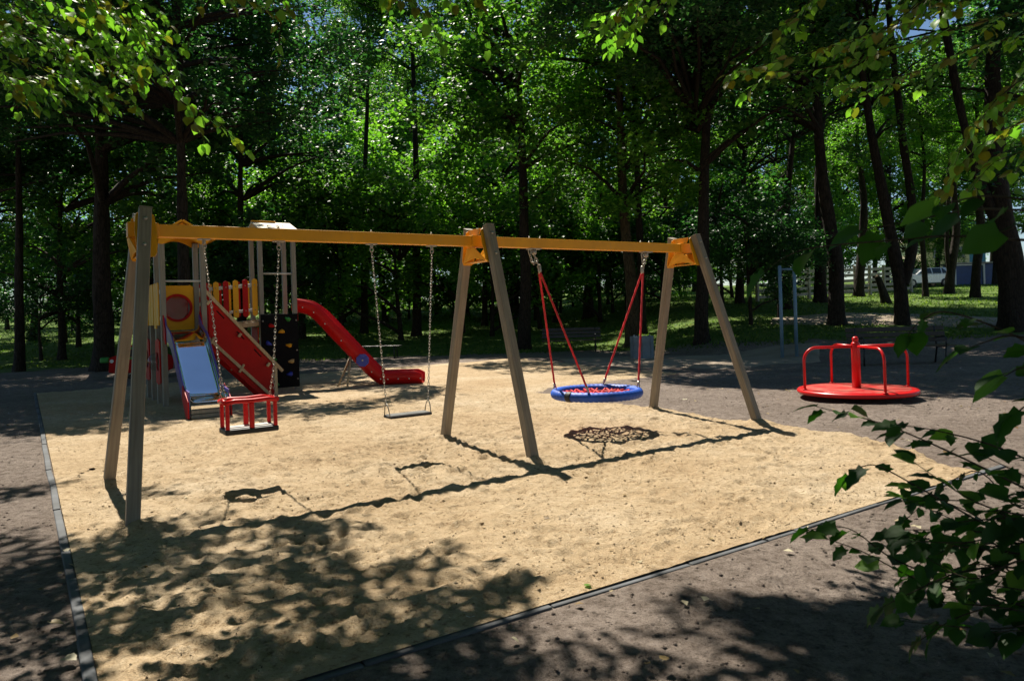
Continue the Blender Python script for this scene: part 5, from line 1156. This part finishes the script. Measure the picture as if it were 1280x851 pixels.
TW2 = [([(860, -60), (800, -5), (765, 25), (728, 42)], 5.6, .075, .05), ([(840, -40), (790, 5), (750, 20)], 5.8, .075, .05), ([(870, -30), (820, 10), (780, 40)], 5.5, .075, .05),
       ([(1340, -40), (1180, 10), (1050, 55), (905, 95)], 4.8, .075, .05), ([(1340, 0), (1200, 35), (1090, 70), (1000, 90), (930, 85)], 5.0, .075, .05), ([(1340, 30), (1220, 60), (1130, 95), (1050, 108)], 5.2, .075, .05), ([(1220, -50), (1150, 5), (1090, 45), (1050, 60)], 5.0, .075, .05), ([(1060, -50), (1010, 5), (960, 45)], 5.2, .075, .05), ([(1180, -40), (1120, 10), (1060, 30)], 5.4, .075, .05),
       ([(1340, 80), (1270, 105), (1225, 150), (1195, 190)], 4.4, .075, .055), ([(1340, 130), (1280, 150), (1240, 180), (1215, 205)], 4.2, .075, .055), ([(1340, 40), (1290, 75), (1255, 120)], 4.6, .075, .06), ([(1340, 170), (1290, 185), (1250, 200)], 4.2, .075, .06)]
overhead('linden_tree', (6.8, 1.6, 0), 'linden whose leafy sprays hang into the upper right corner', -0.8, 8, 820, 420, 22, M['leaf_lime'], TW2, 0.075, 300)

def build_shrub():
    rng = np.random.default_rng(9); base = Vector((2.45, 1.9, 0)); r = empty('leafy_shrub', base, 0, 'dark leafy shrub shoots reaching in from the lower right corner', 'shrub')
    store = []; TW = [([(1340, 720), (1230, 655), (1150, 610), (1092, 581), (1060, 594)], 2.15, .075, .07), ([(1340, 640), (1230, 585), (1150, 548), (1095, 527), (1020, 508)], 2.2, .07, .038), ([(1340, 600), (1250, 560), (1180, 540), (1120, 530)], 2.1, .07, .035),
          ([(1340, 640), (1290, 600), (1230, 570)], 2.0, .072, .035), ([(1340, 780), (1240, 745), (1150, 725), (1080, 690), (1030, 672)], 2.1, .068, .040), ([(1340, 800), (1220, 740), (1120, 700), (1060, 660), (1010, 662)], 2.2, .068, .040), ([(1340, 700), (1260, 690), (1180, 680), (1120, 668)], 2.0, .068, .033),
          ([(1340, 740), (1270, 710), (1200, 715), (1140, 740), (1100, 760)], 2.0, .07, .035), ([(1340, 790), (1260, 760), (1200, 770), (1150, 800)], 2.0, .07, .035), ([(1340, 680), (1280, 650), (1220, 650), (1180, 655)], 1.9, .068, .035), ([(1340, 820), (1290, 790), (1240, 790)], 1.9, .072, .035), ([(1340, 760), (1290, 740), (1230, 730)], 1.8, .072, .035), ([(1340, 660), (1300, 640), (1260, 620)], 1.8, .068, .035),
          ([(1350, 470), (1270, 420), (1185, 390), (1150, 402), (1135, 420)], 2.1, .075, .07), ([(1350, 440), (1270, 420), (1230, 428), (1200, 440)], 2.0, .085, .08), ([(1350, 500), (1290, 460), (1255, 470)], 1.8, .10, .09), ([(1350, 520), (1300, 500), (1265, 520)], 1.9, .09, .08)]
    for k in range(16):
        v0 = 630+8.5*k; TW.append(([(1345, v0+rng.normal(0, 15)), (1275, v0+rng.normal(0, 18)), (1215, v0-5+rng.normal(0, 22)), (1160-40*rng.random(), v0-8+rng.normal(0, 26))], 1.85+0.6*rng.random(), .058, .034))
    big = [([(1360, 250), (1290, 262), (1215, 262), (1130, 278), (1075, 288)], 1.6, .085, .08), ([(1360, 300), (1280, 300), (1190, 295), (1120, 300), (1005, 312), (955, 340)], 1.6, .080, .12), ([(1360, 270), (1310, 275), (1250, 290)], 1.5, .085, .07), ([(1360, 240), (1300, 250), (1230, 245), (1170, 258)], 1.4, .075, .07)]
    for px, Y, sz, sp in TW+big:
        pts = [at(u, v, Y+0.03*i)-base for i, (u, v) in enumerate(px)]
        branch_leaves(r, pts, None, sz, sp, rng, 0.004, store=store, up=0.45)
        s = Vector((rng.normal(0, .08), rng.normal(0, .08), 0)); e = pts[0]; MB().tube([s, s.lerp(e, 0.5)+Vector((0.12, 0, 0.15)), e], [0.014, 0.009, 0.004], 6).build('stem', M['twig'], r)
    store = [(s[0]+base, *s[1:]) for s in store]
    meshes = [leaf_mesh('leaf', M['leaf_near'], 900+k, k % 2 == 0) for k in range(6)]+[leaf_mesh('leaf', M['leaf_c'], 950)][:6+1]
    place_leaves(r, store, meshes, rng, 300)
build_shrub()

# ------------------------------------------------------------------ litter on the ground
def build_litter():
    rng = np.random.default_rng(31)
    def flat(P, size, lift): 
        V, F = leaf_quads(P, size, rng, 0.25, 0.1); return V, F
    n = 900; x = rng.uniform(-9, 10, n); y = 2.6+rng.random(n)**1.6*18; s, m = sand_uv(x, y); on = in_poly(s, m, SAND) & (s > 0) & (m > 0)
    k = ~on; P = np.stack([x, y, np.full(n, 0.035)], 1)[k]; V, F = flat(P, 0.045, 0); tag(link('leaf_litter', np_mesh('leaf_litter', V, F, M['leaf_dry'])), 'scattered dry leaf bits lying on the dark soil', 'leaf litter', kind='stuff')
    n = 1500; s = rng.uniform(0.1, 8, n); m = 0.1+rng.random(n)**1.4*13; k = edge_dist(s, m, SAND) > 0.2; s = s[k]; m = m[k]; x, y = sand_xy(s, m)
    dg = bpy.context.evaluated_depsgraph_get(); so = bpy.data.objects['sand'].evaluated_get(dg); z = np.empty(len(x))
    for i in range(len(x)):
        h, loc, nn, idx = so.ray_cast(Vector((x[i], y[i], 1)), Vector((0, 0, -1))); z[i] = loc.z if h else 0.03
    kk = rng.random(len(x)) < 0.06; V, F = leaf_quads(np.stack([x, y, z+0.006], 1)[kk], 0.038, rng, 0.3, 0.1); tag(link('sand_leaf_litter', np_mesh('sand_leaf_litter', V, F, M['leaf_dry'])), 'few small dry leaves scattered over the sand', 'leaf litter', kind='stuff')
    V, F = leaf_quads(np.stack([x, y, z+0.003], 1), 0.013, rng, 0.5, 0.2); tag(link('sand_debris', np_mesh('sand_debris', V, F, M['bark_brown'])), 'small dark bark crumbs strewn over the sand', 'debris', kind='stuff')
    def clods(name, n, mat, lab, lo, hi, on_sand):
        if on_sand: s = rng.uniform(0.05, 7.6, n); m = 0.05+rng.random(n)**1.6*9; k = edge_dist(s, m, SAND) > 0.15
        else:
            x = rng.uniform(-6, 8, n); y = 2.7+rng.random(n)**1.7*10; s, m = sand_uv(x, y); k = ~(in_poly(s, m, SAND) & (s > -0.05) & (m > -0.05))
        s = s[k]; m = m[k]; x, y = sand_xy(s, m); nm = 'sand' if on_sand else 'ground'; so = bpy.data.objects[nm].evaluated_get(dg); n = len(x); z = np.empty(n)
        for i in range(n): h, loc, nn, idx = so.ray_cast(Vector((x[i], y[i], 1)), Vector((0, 0, -1))); z[i] = loc.z if h else 0.0
        r = lo+(hi-lo)*rng.random(n)**3; o = np.array([(1,0,0),(0,1,0),(-1,0,0),(0,-1,0),(0,0,0.8),(0,0,-0.6)], float)
        Vv = (o[None]*(0.6+0.7*rng.random((n, 6, 1)))+rng.normal(0, 0.12, (n, 6, 3)))*r[:, None, None]+np.stack([x, y, z+r*0.15], 1)[:, None]
        f = np.array([(0,1,4),(1,2,4),(2,3,4),(3,0,4),(1,0,5),(2,1,5),(3,2,5),(0,3,5)]); Ff = (f[None]+6*np.arange(n)[:, None, None]).reshape(-1, 3)
        tag(link(name, np_mesh(name, Vv.reshape(-1, 3), Ff, mat, True)), lab, name.replace('_', ' '), kind='stuff')
    clods('sand_clods', 5000, M['sand'], 'small clods of sand kicked up over the sandpit', 0.003, 0.014, True)
    clods('soil_clods', 14000, M['ground'], 'small clods and pebbles on the dark soil', 0.004, 0.016, False)
    spots = [((587, 771), 0.055, 'pale crumpled scrap of paper on the shaded sand', 'paper scrap', 'white', 'scrap'), ((64, 777), 0.06, 'pale fallen leaf on the dark soil left of the edging', 'leaf', 'leaf_dry', 'scrap'), ((80, 822), 0.075, 'long pale fallen leaf near the lower left corner', 'leaf', 'leaf_dry', None), ((829, 824), 0.05, 'pale fallen leaf on the shaded soil at the bottom', 'leaf', 'leaf_dry', None), ((733, 732), 0.045, 'small green fallen leaf on the sand by the near edging', 'leaf', 'leaf_c', None), ((640, 796), 0.04, 'brown fallen leaf on the shaded soil near the edging', 'leaf', 'leaf_dry', None)]
    for (u, v), s, lab, cat, mat, _ in spots:
        p = gnd(u, v, 0.045); me = leaf_mesh('leaf', M[mat], int(u)); o = link('paper_scrap' if 'paper' in lab else 'fallen_leaf', me); o.location = p; o.scale = (s, s, s); o.rotation_euler = (rng.normal(0, .15), rng.normal(0, .15), rng.random()*6.28); tag(o, lab, cat)
build_litter()
